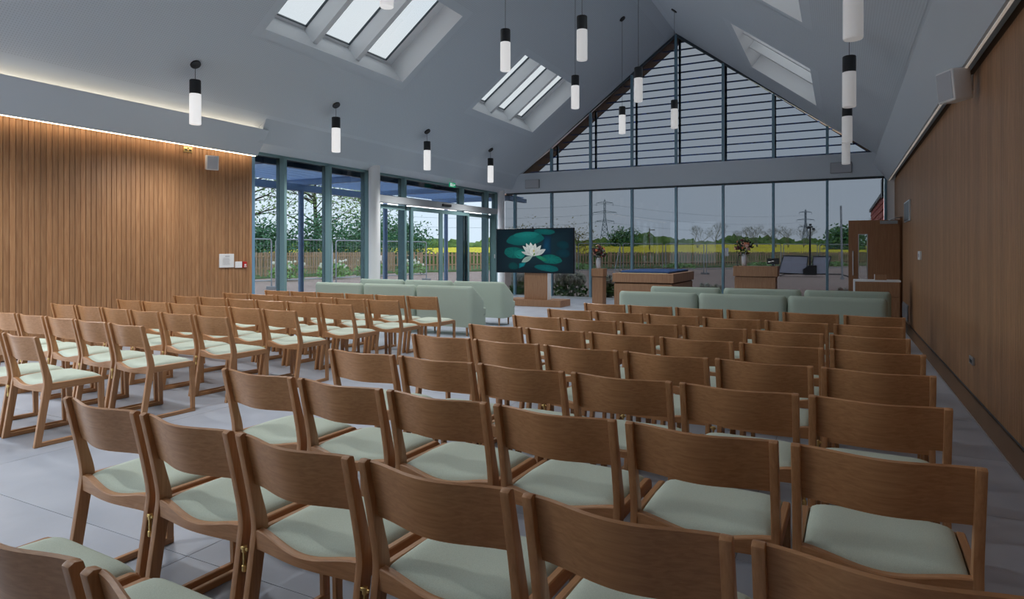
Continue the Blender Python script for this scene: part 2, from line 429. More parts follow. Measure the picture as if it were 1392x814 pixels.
# skylights: shaft lining, two fins, three roof panes in dark frames
def skylight(idx, xs, ys):
    s = 1 if xs[0] < XA else -1
    nx, nz = (-SL/NRM, 1/NRM) if s > 0 else (SL/NRM, 1/NRM)
    def Q(x, y, d): return (x + nx*d, y, zc(x) + nz*d)
    x0, x1 = xs; y0, y1 = ys
    mb = MB(); D = CD + .03
    for (a, b) in (((x0, y0), (x1, y0)), ((x1, y0), (x1, y1)), ((x1, y1), (x0, y1)), ((x0, y1), (x0, y0))):
        mb.add([Q(*a, 0), Q(*b, 0), Q(*b, D), Q(*a, D)], [(0, 1, 2, 3)])
    root = struct('window_%d' % idx, mb, 'white_paint')
    w = (y1 - y0); fw = .11; pw = (w - .34 - 2*fw) / 3
    yb = y0 + .12
    mt = MB()      # plain top lining round the panes
    top = lambda a, b, c, d, m_: m_.add([Q(a, c, D), Q(b, c, D), Q(b, d, D), Q(a, d, D)], [(0, 1, 2, 3)])
    mx0, mx1 = x0 + .05, x1 - .05
    top(x0, mx0, y0, y1, mt); top(mx1, x1, y0, y1, mt)
    yy = y0; panes = []
    for k in range(3):
        a = yb + k*(pw+fw)
        top(mx0, mx1, yy, a, mt); panes.append((a, a+pw)); yy = a+pw
    top(mx0, mx1, yy, y1, mt)
    link('lining', mt, 'white_paint', root)
    def bar(xa, xb, ya, yb_, da, db):
        m_ = MB(); P = [Q(xa, ya, da), Q(xb, ya, da), Q(xb, yb_, da), Q(xa, yb_, da), Q(xa, ya, db), Q(xb, ya, db), Q(xb, yb_, db), Q(xa, yb_, db)]
        return m_.add(P, [(0, 3, 2, 1), (4, 5, 6, 7), (0, 1, 5, 4), (1, 2, 6, 5), (2, 3, 7, 6), (3, 0, 4, 7)])
    for k in range(2):
        a = panes[k][1]
        link('fin', bar(x0, x1, a, a+fw, .16, D), 'white_paint', root)
    for (a, b) in panes:
        fr = MB()
        for args in ((mx0, mx1, a, a+.012), (mx0, mx1, b-.012, b), (mx0, mx0+.012, a, b), (mx1-.012, mx1, a, b)):
            p = bar(*args, D-.01, D+.03); fr.add(p.v, p.f)
        f_ = link('frame', fr, 'frame_dark', root)
        link('pane', bar(mx0, mx1, a, b, D+.012, D+.02), 'glass_roof', f_)
k = 4
for ys in OPEN_Y:
    skylight(k, OPEN_L, ys); k += 1
    if ys[0] > 5: skylight(k, OPEN_R, ys); k += 1

# sloped coves above the slatted walls, with the light strips they hide
def cove(idx, s, y0, y1, bright):
    xw = XL if s > 0 else XR
    xb = xw + s*.16; xt = xb + s*.32; zb, zt = 3.31, 3.77; th = .03
    poly = [(xb, zb), (xt, zt), (xt - s*th, zt), (xb - s*th*.9, zb)]
    root = struct('trim_%d' % idx, MB().prism(poly, 'y', y0, y1), 'plaster')
    mb = MB()
    for yy in (y0 + .01, y1 - .01): mb.prism([(xw - s*.02, zb+.12), (xb - s*.01, zb+.12), (xt - s*.03, zt-.03), (xw - s*.02, zt-.2)], 'y', yy-.01, yy+.01)
    link('end_plate', mb, 'plaster', root)
    link('cove_floor', MB().box(min(xw-s*.02, xb+s*.06), max(xw-s*.02, xb+s*.06), y0, y1, zb+.13, zb+.15), 'plaster', root)
    a, b = sorted((xt - s*.13, xt - s*.08))
    link('cove_light', MB().box(a, b, y0+.1, y1-.12, zt-.10, zt-.085), 'led_warm' if bright else 'led_warm_dim', root)
    a, b = sorted((xb - s*.028, xb - s*.05))
    link('light_line', MB().box(a, b, y0+.05, y1-.02, zb-.006, zb+.012), 'led_line' if bright else 'led_line_dim', root)
cove(7, 1, YB, 8.62, True)
cove(8, -1, YB, YE-.05, False)

# gable end: beam, lower glazing, gable glazing, louvres outside
BZ0, BZ1 = 3.43, 4.05
bx0, bx1 = XG-.2, XR+.3
struct('trim_9', MB().box(bx0, bx1, YE-.13, YE+.12, BZ0, BZ1), 'plaster')
struct('trim_10', MB().box(1.05, XR+.3, YE-.03, YE+.2, -.1, BZ0), 'white_paint')
MX = [-9.67 + 1.335*k for k in range(9)]
w2 = struct('window_2', MB().box(-9.98, 1.06, YE-.05, YE+.09, BZ0-.045, BZ0), 'frame_dark')
link('sill', MB().box(-10.1, 1.05, YE-.06, YE+.1, -.05, .05), 'header_grey', w2)
mul = MB().box(-.032, .032, -.06, .09, .05, BZ0-.045).mesh('mullion', bevel=.004, seg=1)
for xm in MX: link('mullion', mul, 'frame_teal', w2, loc=(xm if xm < 1 else 1.02, YE, 0))
for a, b in zip([-10.1] + MX[:-1], MX): link('pane', MB().box(a+.03, b-.03, YE+.03, YE+.042, .05, BZ0-.045), 'glass_end_darkened', w2)
w3 = struct('window_3', MB().prism([(-9.42, BZ1), (XA, zc(XA)-.1), (XA, zc(XA)-.02), (-9.55, BZ1)], 'y', YE-.04, YE+.08)
            .prism([(2*XA+9.42, BZ1), (XA, zc(XA)-.1), (XA, zc(XA)-.02), (2*XA+9.55, BZ1)], 'y', YE-.04, YE+.08), 'frame_dark')
for k in range(1, 8):
    h = zc(MX[k]) - .05
    link('mullion', MB().box(MX[k]-.032, MX[k]+.032, YE-.06, YE+.06, BZ1, h), 'frame_teal', w3)
for k in range(8):
    a, b = MX[k]+.03, MX[k+1]-.03
    pts = [(max(a, -9.45), BZ1), (min(b, .79), BZ1)]
    if b < XA: pts += [(b, zc(b)-.06), (max(a, -9.45), max(zc(a)-.06, BZ1+.004))]
    else: pts += [(min(b, .79), max(zc(b)-.06, BZ1+.004)), (a, zc(a)-.06)]
    link('pane', MB().prism(pts, 'y', YE+.01, YE+.022), 'glass_end_darkened', w3)
# fill between beam end / eaves and roof at the gable (white cheeks)
struct('trim_11', MB().prism([(bx0, BZ1), (-9.45, BZ1), (-9.45, BZ1+.03), (bx0, zc(bx0)+.05)], 'y', YE-.1, YE+.1)
       .prism([(bx1, BZ1-.2), (.79, BZ1-.2), (.79, BZ1+.03), (bx1, zc(bx1)+.05)], 'y', YE-.1, YE+.1), 'plaster')
struct('trim_12', MB().prism([(OVL, zc(OVL)), (XA, ZA), (OVR, zc(OVR)), (OVR, zc(OVR)+RZ), (XA, ZA+RZ), (OVL, zc(OVL)+RZ)], 'y', YE+.06, YE+.1), 'roof_sheet')
ls = thing('louvre_screen', 'blue-grey louvre screen of thin horizontal bars outside the gable window', 'louvre screen', (0, YE+.5, 0))
for k in range(1, 8):
    link('upright', MB().box(MX[k]-.03, MX[k]+.03, -.03, .03, BZ1-.2, zc(MX[k])+.1), 'frame_teal', ls)
    link('bracket', MB().box(MX[k]-.02, MX[k]+.02, -.44, -.03, BZ1-.1, BZ1-.04), 'canopy_blue', ls)
for k in range(17):
    z = BZ1 + .10 + k*.229; hw = (ZA - z)/SL + .1
    if hw > .2: link('louvre', MB().box(XA-hw, XA+hw, .03, .09, z, z+.03), 'louver_blue', ls)

# side glazing and automatic doors
w1 = struct('window_1', MB().box(XG-.14, XG+.06, 8.64, YE-.02, HEAD-.05, HEAD), 'frame_green')
link('sill', MB().box(XG-.14, XG+.1, 8.64, 12.2, -.06, .05), 'frame_green', w1)
link('jamb', MB().box(XG-.12, XG+.06, 8.64, 8.72, .0, HEAD-.05), 'frame_blue', w1)
mul = MB().box(-.11, .12, -.035, .035, .0, HEAD-.05).mesh('mullion', bevel=.004, seg=1)
FY = [9.43, 10.72, 13.46, 16.30, 17.80]
for y in FY: link('mullion', mul, 'frame_green', w1, loc=(XG, y, 0))
for y in (12.03, 18.5): link('mullion', mul, 'frame_green', w1, loc=(XG-.02, y, 0))
ed = [8.72] + sorted(FY + [12.03, 18.5]) + [YE-.1]
for a, b in zip(ed[:-1], ed[1:]):
    link('pane', MB().box(XG-.02, XG-.008, a+.035, b-.035, .02 if b < 12.2 or a > 18.4 else 2.86, HEAD-.05), 'glass_side_darkened', w1)
d1 = struct('door_1', MB().box(XG+.06, XG+.26, 12.2, 18.16, 2.69, 2.86), 'header_grey')
link('sensor', MB().box(XG+.26, XG+.31, 14.93, 15.35, 2.75, 2.82).mesh('sensor', bevel=.015), 'black_plastic', d1)
for y in (12.24, 18.1): link('jamb', MB().box(XG+.06, XG+.24, y-.05, y+.05, 0, 2.69), 'frame_green', d1)
leaves = [(12.3, 13.72, XG+.10), (13.60, 14.98, XG+.18), (14.99, 16.50, XG+.18), (16.40, 18.05, XG+.10)]
for a, b, xx in leaves:
    lf = MB().box(xx-.02, xx+.02, a, a+.075, .01, 2.66).box(xx-.02, xx+.02, b-.075, b, .01, 2.66).box(xx-.02, xx+.02, a+.075, b-.075, .01, .1).box(xx-.02, xx+.02, a+.075, b-.075, 2.55, 2.66)
    f_ = link('door_leaf', lf.mesh('door_leaf'), 'frame_green', d1)
    link('pane', MB().box(xx-.005, xx+.005, a+.075, b-.075, .1, 2.55), 'glass_side_darkened', f_)
for y in (12.31, 18.0):
    link('push_plate', MB().box(XG+.24, XG+.255, y-.07+(.05 if y > 15 else 0), y+.01, 1.27, 1.40), 'white_plastic', d1)

# round white columns along the glazing
for y, x_, r, lab in ((12.03, -9.86, .135, 'round white column standing before the side glazing, left of the automatic doors'),
                      (18.58, -9.96, .125, 'round white column in the far corner, left of the lily screen')):
    t = thing('column', lab, 'column', (x_, y, 0), 0, 'white columns')
    link('shaft', MB().lathe([(r, .03), (r, 3.56)], n=28).mesh('shaft', smooth=True), 'white_paint', t)
    link('base_collar', MB().lathe([(r+.01, 0), (r+.01, .03)], n=28).mesh('base_collar', smooth=True), 'white_paint', t)

# oak door standing open at right angles to the right wall
d2 = struct('door_2', MB().box(XR-.05, XR+.02, 16.66, 16.73, 0, 2.27), 'oak_door')
dx0, dx1, dy = .155, 1.165, 16.60
leafm = MB().box(dx0, dx0+.2, dy-.022, dy+.022, .01, 2.2).box(dx0+.38, dx1, dy-.022, dy+.022, .01, 2.2).box(dx0+.2, dx0+.38, dy-.022, dy+.022, .01, .85).box(dx0+.2, dx0+.38, dy-.022, dy+.022, 1.88, 2.2)
lf = link('door_leaf', leafm, 'oak_door', d2)
link('pane', MB().box(dx0+.2, dx0+.38, dy-.004, dy+.004, .85, 1.88), 'glass_plain', lf)
fr = MB().box(dx0+.195, dx0+.21, dy-.026, dy+.026, .84, 1.89).box(dx0+.37, dx0+.385, dy-.026, dy+.026, .84, 1.89).box(dx0+.21, dx0+.37, dy-.026, dy+.026, .84, .855).box(dx0+.21, dx0+.37, dy-.026, dy+.026, 1.875, 1.89)
link('bead', fr, 'steel', lf)
link('handle', MB().tube([(dx0+.09, dy-.02, .95), (dx0+.09, dy-.07, .97), (dx0+.09, dy-.07, 1.48), (dx0+.09, dy-.02, 1.50)], .011, 10).mesh('handle', smooth=True), 'steel', lf)
link('closer', MB().box(.78, 1.12, dy-.08, dy-.024, 2.11, 2.18).mesh('closer', bevel=.008), 'grey_plastic', lf)
link('closer_arm', MB().tube([(.95, dy-.05, 2.185), (1.08, dy-.12, 2.24), (XR-.02, dy-.02, 2.25)], .012, 6), 'grey_plastic', d2)

# ------------------------------------------------------------------ chairs
W, HT, TP = .545, .848, .030
def chair_proto():
    root = thing('stacking_chair', 'x', 'chair')
    back = catmull([(-.022, 0), (.012, .22), (.040, .41), (.048, .50), (.028, .62), (.0, .75), (-.020, HT-.008)], 5)
    front = catmull([(.026, 0), (.062, .22), (.092, .41), (.104, .49), (.072, .62), (.036, .75), (.012, HT-.004)], 5)
    post = MB().prism(back + [(-.006, HT)] + front[::-1], 'x', -TP/2, TP/2).mesh('rear_post', bevel=.005, seg=2, smooth=True)
    leg = MB().prism([(.452, .03), (.490, .03), (.487, .44), (.440, .43)], 'x', -.014, .014).mesh('front_leg', bevel=.004, seg=1)
    arc = [(.487 - .04 + .04*sin(a), .476 - .04 + .04*cos(a)) for a in [pi/2*i/5 for i in range(6)]]
    rail = MB().prism([(.085, .476)] + arc + [(.487, .425), (.085, .420)], 'x', -.014, .014).mesh('side_rail', bevel=.004, seg=1)
    run = MB().prism([(-.02, 0), (.492, 0), (.492, .034), (-.016, .034)], 'x', -.013, .013).mesh('runner', bevel=.004, seg=1)
    for s in (-1, 1):
        xs = s*(W/2 - TP/2)
        link('rear_post', post, 'oak_up', root, loc=(xs, 0, 0))
        link('front_leg', leg, 'oak_up', root, loc=(xs, 0, 0))
        link('side_rail', rail, 'oak_along', root, loc=(xs, 0, 0))
        link('runner', run, 'oak_along', root, loc=(xs, 0, 0))
    hw = W/2 - TP + .002
    def strip(zf, yf, n, name, prof):
        """closed section prof(x) swept along x"""
        mb = MB(); rows = [[(x,) + p for p in prof(x)] for x in [-hw + 2*hw*i/n for i in range(n+1)]]
        m_ = len(rows[0]); base = 0
        for r in rows: mb.v += r
        for i in range(n):
            for k in range(m_): mb.f.append((i*m_+k, i*m_+(k+1) % m_, (i+1)*m_+(k+1) % m_, (i+1)*m_+k))
        mb.f.append(tuple(range(m_))[::-1]); mb.f.append(tuple(n*m_+k for k in range(m_)))
        return mb.mesh(name, smooth=True)
    def bow(x): return .5 + .5*cos(2*pi*x/W)
    def prof_back(x):
        b = -.052*bow(x); t = .016; out = []
        for z, y in ((.650, .048), (.700, .036), (.750, .024), (.800, .012), (.838, .004)): out.append((y + b, z))
        out.append((.004 + b + t*.5, .843))
        for z, y in ((.838, .004), (.800, .012), (.750, .024), (.700, .036), (.650, .048)): out.append((y + b + t, z))
        return out
    link('backrest', strip(0, 0, 18, 'backrest', prof_back), 'oak_across', root)
    def prof_rear(x):
        b = bow(x); zt = .482 - .034*b; y = .050 - .022*b
        return [(y, .412), (y, zt - .004), (y+.004, zt), (y + .030, zt), (y + .032, .412)]
    link('rear_rail', strip(0, 0, 16, 'rear_rail', prof_rear), 'oak_across', root)
    def prof_front(x): return [(.452, .415), (.452, .462), (.484, .462), (.484, .415)]
    link('front_rail', strip(0, 0, 2, 'front_rail', prof_front), 'oak_across', root)
    # upholstered pad: saddle shaped, soft edges
    nu, nv = 14, 12; x0, x1, y0, y1 = -hw+.004, hw-.004, .072, .482
    mb = MB(); top = []
    for j in range(nv+1):
        row = []; v = -cos(pi*j/nv); 
        for i in range(nu+1):
            u = -cos(pi*i/nu)
            x = .5*(x0+x1) + .5*(x1-x0)*u; y = .5*(y0+y1) + .5*(y1-y0)*v
            if v < 0: y -= .020*bow(x)*(-v)
            e = (1 - abs(u)**6)*(1 - abs(v)**8)
            z = .462 + .040*max(e, 0)**.45 - .026*bow(x)*max(0, .5 - .5*v) + .006*(1-abs(v))
            row.append((x, y, z))
        top.append(row)
    mb.grid(top)
    per = [top[0][i] for i in range(nu+1)] + [top[j][nu] for j in range(1, nv+1)] + [top[nv][i] for i in range(nu-1, -1, -1)] + [top[j][0] for j in range(nv-1, 0, -1)]
    q = len(mb.v); m_ = len(per)
    mb.v += per; mb.v += [(p[0], p[1], p[2]-.026) for p in per]
    for i in range(m_): mb.f.append((q+i, q+(i+1) % m_, q+m_+(i+1) % m_, q+m_+i))
    link('seat_pad', mb.mesh('seat_pad', smooth='full'), 'mint_fabric', root)
    return root
def link_mesh():
    mb = MB(); g = PCH - W
    for z in (.405, .335): mb.tube([(0, .04, z-.012), (0, .04, z+.012)], .010, 8)
    mb.box(-.004, .004, .034, .046, .335, .405); mb.box(-g/2+.001, g/2-.001, .036, .044, .40, .412)
    return mb.mesh('ganging_link', bevel=.002, seg=1)
PCH = .585
proto = chair_proto()
lk = link_mesh()
ORD = ['first', 'second', 'third', 'fourth', 'fifth', 'sixth', 'seventh', 'eighth', 'ninth', 'tenth']
used = False
def place(col, ox, oy, phi, label, group, with_link):
    """ox, oy: top left corner of the sixth chair of its row"""
    global used
    if used: c = copy_tree(proto)
    else: c = proto; used = True
    a = (col - 5)*PCH + W/2
    jx, jr = random.uniform(-.004, .004), random.uniform(-.006, .006)
    c.location = (ox + a*cos(phi), oy + a*sin(phi) + jx, 0); c.rotation_euler = (0, 0, phi + jr)
    tag(c, label, 'chair', group)
    return c
ROWS_R = {0: (-.22, .735, -.0385), 1: (-.1792, 1.5399, -.0385), 2: (-.1518, 2.3851, -.0231), 3: (-.1305, 3.2189, -.016), 4: (-.0992, 4.0224, -.0434),
          5: (-.0663, 4.8143, -.0532), 6: (-.08, 5.6401, -.0723), 7: (-.0594, 6.4653, -.0747), 8: (.0231, 7.4173, -.0744)}
ROWS_L = {1: (-5.987, 2.71, -.05), 2: (-5.9677, 3.5297, -.0522), 3: (-5.935, 4.3762, -.0505), 4: (-5.8526, 5.1771, -.0414), 5: (-5.8619, 6.0811, -.0204),
          6: (-5.7417, 6.8477, -.0188), 7: (-5.6791, 7.6552, -.0054)}
place_list = []
for k in sorted(ROWS_R):
    for col in range(6):
        if k == 0 and col not in (1, 2, 3): continue
        place_list.append(('right', k, col, ROWS_R[k], 'oak chair with pale green pad, right block, %s row from front, %s from aisle' % (ORD[8-k], ORD[col])))
for k in sorted(ROWS_L):
    for col in range(6):
        if (k == 1 and col < 4) or (k == 2 and col < 1): continue
        place_list.append(('left', k, col, ROWS_L[k], 'oak chair with pale green pad, left block, %s row from front, %s from aisle' % (ORD[7-k], ORD[5-col])))
chairs = []
for side, k, col, r, lab in place_list:
    chairs.append((side, k, col, place(col, *r, lab, 'oak chairs of the %s block' % side, False)))
keys = {(s, k, c) for s, k, c, _ in chairs}
for s, k, c, o in chairs:
    if (s, k, c+1) in keys: link('ganging_link', lk, 'brass', o, loc=(PCH/2, 0, 0))

# ------------------------------------------------------------------ sofas
def sofa_proto():
    w, dep, h = 1.21, .56, .88
    root = thing('bench_sofa', 'x', 'sofa')
    R = .10; t = .10
    # outer path of the shell in plan: from left arm front, round the back, to right arm front
    path = []
    hw = w/2
    path += [(-hw, y) for y in (.44, .38, .32, .26, .20)]
    path += [(-hw + R - R*cos(a), R - R*sin(a)) for a in [pi/2*i/5 for i in range(6)]]
    path += [(x, 0) for x in (-.4, -.2, 0, .2, .4)]
    path += [(-x, y) for x, y in path[:11][::-1]]
    def inner(p):
        x, y = p; return (max(-hw + t, min(hw - t, x*(1 - t/hw))), max(t, y) if abs(x) < hw - t else max(t, y))
    def top(p):
        y = p[1]
        return h if y < .08 else h - (y - .08)/.36*.24
    mb = MB(); rows = []
    for p in path:
        q = inner(p); z = top(p); mx_, my_ = (p[0]+q[0])/2, (p[1]+q[1])/2
        def L_(a): return (p[0]*(1-a) + q[0]*a, p[1]*(1-a) + q[1]*a)
        rows.append([(*p, .16), (*p, z*.5), (*p, z-.06), (*L_(.06), z-.03), (*L_(.2), z-.008), (*L_(.4), z), (*L_(.65), z-.004), (*L_(.88), z-.022), (*q, z-.05), (*q, .30), (*L_(.9), .16)])
    m_ = len(rows[0])
    for r in rows: mb.v += r
    for i in range(len(rows)-1):
        for k_ in range(m_): mb.f.append((i*m_+k_, i*m_+(k_+1) % m_, (i+1)*m_+(k_+1) % m_, (i+1)*m_+k_))
    mb.f.append(tuple(range(m_))[::-1]); e = (len(rows)-1)*m_; mb.f.append(tuple(e+k_ for k_ in range(m_)))
    link('shell', mb.mesh('shell', smooth=True), 'sofa_fabric', root)
    link('seat_base', MB().box(-hw+.02, hw-.02, t*.6, dep-.01, .15, .34).mesh('seat_base', bevel=.02, seg=2, smooth=True), 'sofa_fabric', root)
    for s in (-1, 1):
        a, b = sorted((s*.006, s*(hw-.012)))
        link('seat_cushion', MB().box(a, b, .095, dep, .335, .475).mesh('seat_cushion', bevel=.03, seg=3, smooth=True), 'sofa_fabric', root)
    legm = MB().lathe([(.014, 0), (.024, .16)], n=12).mesh('leg', smooth=True)
    for sx_ in (-1, 1):
        for y in (.07, dep-.09): link('leg', legm, 'oak_up', root, loc=(sx_*(hw-.13), y, 0))
    return root
sofa = sofa_proto(); s_used = False
SROWS = [('left block', 'nearer', -5.73, 9.62, 1.238), ('left block', 'farther', -5.97, 11.27, 1.248), ('right block', 'nearer', .55, 9.62, 1.215), ('right block', 'farther', .70, 11.2, 1.245)]
SPOT = [['aisle end', 'middle', 'window end'], ['aisle end', 'middle', 'window end'], ['wall end', 'middle', 'aisle end'], ['wall end', 'middle', 'aisle end']]
for (blk, nf, xr, yy, pit), sp in zip(SROWS, SPOT):
    for k in range(3):
        o = copy_tree(sofa) if s_used else sofa; s_used = True
        o.location = (xr - pit*(k + .5), yy, 0)
        tag(o, 'pale green upholstered sofa before the %s, %s row, %s' % (blk, nf, sp[k]), 'sofa', 'pale green sofas in front of the chairs')

# ------------------------------------------------------------------ lily screen on its oak stand
st = thing('screen_stand', 'oak stand with wide plinth carrying the water lily screen', 'stand', (-7.43, 15.7, 0))
link('plinth', MB().box(-.86, .80, 0, .72, 0, .18).mesh('plinth', bevel=.004, seg=1), 'oak_furniture', st)
link('post', MB().box(-.36, .345, .2, .36, .18, 1.3).mesh('post', bevel=.004, seg=1), 'oak_furniture', st)
link('post_side', MB().box(.345, .36, .2, .4, .18, 1.3), 'white_paint', st)
tv = thing('display_screen', 'large wall-format display screen showing a white water lily on teal pads', 'screen', (-7.46, 15.86, .9))
TW, TH = 2.34, 1.225
link('case', MB().box(-TW/2, TW/2, -.03, .035, 0, TH).mesh('case', bevel=.006, seg=1), 'tv_black', tv)
link('camera_dot', MB().box(-.06, -.03, -.02, .01, TH, TH+.04), 'black_plastic', tv)
def picture():
    vs, fs, cols = [], [], []
    lay = [0]
    def S(p): return ((p[0]-402)/720*TW, -.0315 - lay[0]*.00025, (488-p[1])/413*TH)
    def poly(pts, c, c2=None):
        lay[0] += 1; o = len(vs); n = len(pts)
        cx = sum(p[0] for p in pts)/n; cy = sum(p[1] for p in pts)/n
        vs.append(S((cx, cy))); cols.append(c)
        for p in pts: vs.append(S(p)); cols.append(c2 or c)
        for i in range(n): fs.append((o, o+1+i, o+1+(i+1) % n))
    def ell(cx, cy, rx, ry, c, c2, rot=0, n=28, wob=.04):
        c2 = tuple(.45*a_+.55*b_ for a_, b_ in zip(c, c2))
        pts = []
        for i in range(n):
            a = 2*pi*i/n; q = 1 + wob*sin(3*a+cx) + wob*.6*sin(7*a)
            x_, y_ = rx*q*cos(a), ry*q*sin(a); pts.append((cx + x_*cos(rot) - y_*sin(rot), cy + x_*sin(rot) + y_*cos(rot)))
        poly([(min(max(px, 50), 754), min(max(py, 82), 480)) for px, py in pts], c, c2)
    poly([(48, 81), (756, 81), (756, 482), (48, 482)], (.010, .040, .055), (.004, .012, .020))
    poly([(500, 140), (560, 150), (560, 320), (470, 330), (480, 220)], (.004, .060, .125), (.004, .02, .04))
    ell(320, 170, 175, 62, (.005, .155, .150), (.002, .050, .055), -.08)
    ell(330, 135, 120, 28, (.010, .215, .200), (.003, .10, .10), -.05)
    ell(500, 108, 95, 26, (.005, .120, .120), (.002, .045, .05), .08)
    ell(222, 300, 105, 52, (.005, .155, .140), (.002, .06, .055), .06)
    ell(268, 315, 50, 40, (.012, .25, .215), (.004, .12, .10), .2)
    ell(208, 425, 48, 34, (.003, .060, .065), (.002, .03, .035), .1)
    poly([(262, 400), (330, 385), (310, 425), (262, 445)], (.004, .22, .26), (.003, .12, .14))
    ell(665, 230, 55, 36, (.003, .040, .055), (.002, .02, .03), .2)
    ell(665, 305, 62, 38, (.003, .036, .055), (.002, .02, .03), .1)
    ell(560, 360, 95, 42, (.005, .17, .15), (.002, .06, .055), .1)
    ell(520, 440, 110, 30, (.004, .13, .14), (.002, .05, .055), .12)
    ell(470, 350, 60, 16, (.02, .24, .13), (.005, .10, .07), .45)
    for k_ in range(7):
        a = -2.9 + k_*.35
        poly([(320, 185), (320+150*cos(a)*.98, 185+52*sin(a)), (320+150*cos(a+.05), 185+52*sin(a+.05)+3)], (.012, .24, .22), (.005, .14, .13))
    for cx_, cy_, rx_, ry_ in ((222, 300, 96, 46), (560, 360, 88, 38), (500, 108, 85, 22), (208, 425, 42, 29), (520, 440, 100, 26)):
        for k_ in range(9):
            a = .35 + k_*.7
            poly([(cx_-8, cy_), (cx_+rx_*cos(a), cy_+ry_*sin(a)), (cx_+rx_*cos(a+.09), cy_+ry_*sin(a+.09))], (.004, .10, .10), (.003, .06, .065))
    def petal(tx, ty, bx_, by_, w_, c):
        dx, dy_ = tx-bx_, ty-by_; l_ = math.hypot(dx, dy_); nx_, ny_ = -dy_/l_, dx/l_
        pts = []
        for i in range(13):
            t_ = i/12; pts.append((bx_+dx*t_ + nx_*w_*sin(pi*t_**1.15)*.5, by_+dy_*t_ + ny_*w_*sin(pi*t_**1.15)*.5))
        for i in range(12, -1, -1):
            t_ = i/12; pts.append((bx_+dx*t_ - nx_*w_*sin(pi*t_**1.15)*.5, by_+dy_*t_ - ny_*w_*sin(pi*t_**1.15)*.5))
        poly(pts, tuple(v*.72 for v in c), c)
    Wc = (.62, .68, .66); G = (.30, .42, .38)
    petal(288, 388, 395, 330, 46, G)
    petal(285, 290, 390, 330, 26, (.50, .55, .54)); petal(512, 268, 400, 330, 44, (.52, .57, .57))
    petal(298, 236, 385, 320, 30, Wc); petal(470, 232, 400, 320, 34, Wc)
    petal(330, 212, 388, 318, 34, Wc); petal(372, 205, 390, 318, 40, (.68, .74, .72)); petal(418, 214, 395, 318, 40, Wc)
    petal(345, 240, 388, 325, 36, (.58, .64, .62)); petal(440, 250, 396, 328, 40, (.60, .66, .64)); petal(390, 250, 390, 332, 44, (.70, .76, .74))
    petal(470, 275, 396, 334, 36, (.55, .6, .6)); petal(320, 275, 388, 334, 34, (.55, .61, .6))
    petal(405, 268, 402, 300, 18, (.55, .50, .22)); petal(412, 300, 400, 330, 16, (.16, .30, .12))
    me = bpy.data.meshes.new('picture'); me.from_pydata(vs, [], fs)
    ca = me.color_attributes.new('Col', 'FLOAT_COLOR', 'POINT')
    for i, c in enumerate(cols): ca.data[i].color = (*c, 1)
    return me
link('picture', picture(), 'screen_picture', tv)

# ------------------------------------------------------------------ flowers, plinths, catafalque, lectern, cabinet
def bouquet(name, loc, r, label, seed):
    rnd = random.Random(seed)
    t = thing(name, label, 'flowers', loc)
    link('vase', MB().lathe([(.045, 0), (.062, .02), (.066, .2), (.055, .27), (.06, .29), (.05, .29), (.045, .2), (.02, .19)], n=18).mesh('vase', smooth=True), 'vase', t)
    c = Vector((0, 0, .30 + r*.75))
    lf = MB()
    for i in range(160):
        d = Vector((rnd.gauss(0, 1), rnd.gauss(0, 1), rnd.gauss(.25, .9))).normalized()
        lf.leaf(c + d*r*rnd.uniform(.35, 1.05), .045)
    link('foliage', lf.mesh('foliage', fix=False), 'leaf_dark', t)
    mats = ['flower_dark']*9 + ['flower_coral']*5 + ['flower_blush']*4
    for i, m_ in enumerate(mats):
        d = Vector((rnd.gauss(0, 1), rnd.gauss(-.5, .8), rnd.gauss(.15, .7))).normalized()
        p = c + d*r*rnd.uniform(.7, .98); q = rnd.uniform(.04, .062)
        mb = MB()
        for ring, (cnt, rr, lift) in enumerate(((7, q, .15), (6, q*.7, .45), (4, q*.4, .7))):
            u = d.orthogonal().normalized(); w_ = d.cross(u)
            for k_ in range(cnt):
                a = 2*pi*k_/cnt + ring*.4; e = (u*cos(a) + w_*sin(a)); s_ = (w_*cos(a) - u*sin(a))
                mb.add([p, p + e*rr*.6 + s_*rr*.4 + d*rr*lift*.5, p + e*rr + d*rr*lift, p + e*rr*.6 - s_*rr*.4 + d*rr*lift*.5], [(0, 1, 2, 3)])
        mb.blob(p + d*q*.25, q*.28, 6, 4)
        link('flower', mb.mesh('flower', fix=False), m_, t)
    st_ = MB()
    for i in range(8):
        a = 2*pi*i/8; st_.tube([(0.02*cos(a), .02*sin(a), .2), (r*.5*cos(a), r*.5*sin(a), .32+r*.5)], .005, 5)
    link('stems', st_, 'leaf_dark', t)
    return t
pd = thing('pedestal', 'slim square oak pedestal carrying a flower vase beside the lily screen', 'pedestal', (-5.86, 16.6, 0))
link('shaft', MB().box(-.15, .15, -.15, .15, 0, .80).mesh('shaft', bevel=.004, seg=1), 'oak_furniture', pd)
link('cap', MB().box(-.165, .165, -.165, .165, .815, 1.03).mesh('cap', bevel=.004, seg=1), 'oak_furniture', pd)
link('shadow_gap', MB().box(-.145, .145, -.145, .145, .80, .815), 'slat_backing', pd)
bouquet('flower_vase', (-5.86, 16.55, 1.03), .21, 'grey vase of dark and coral flowers on the slim oak pedestal', 3)

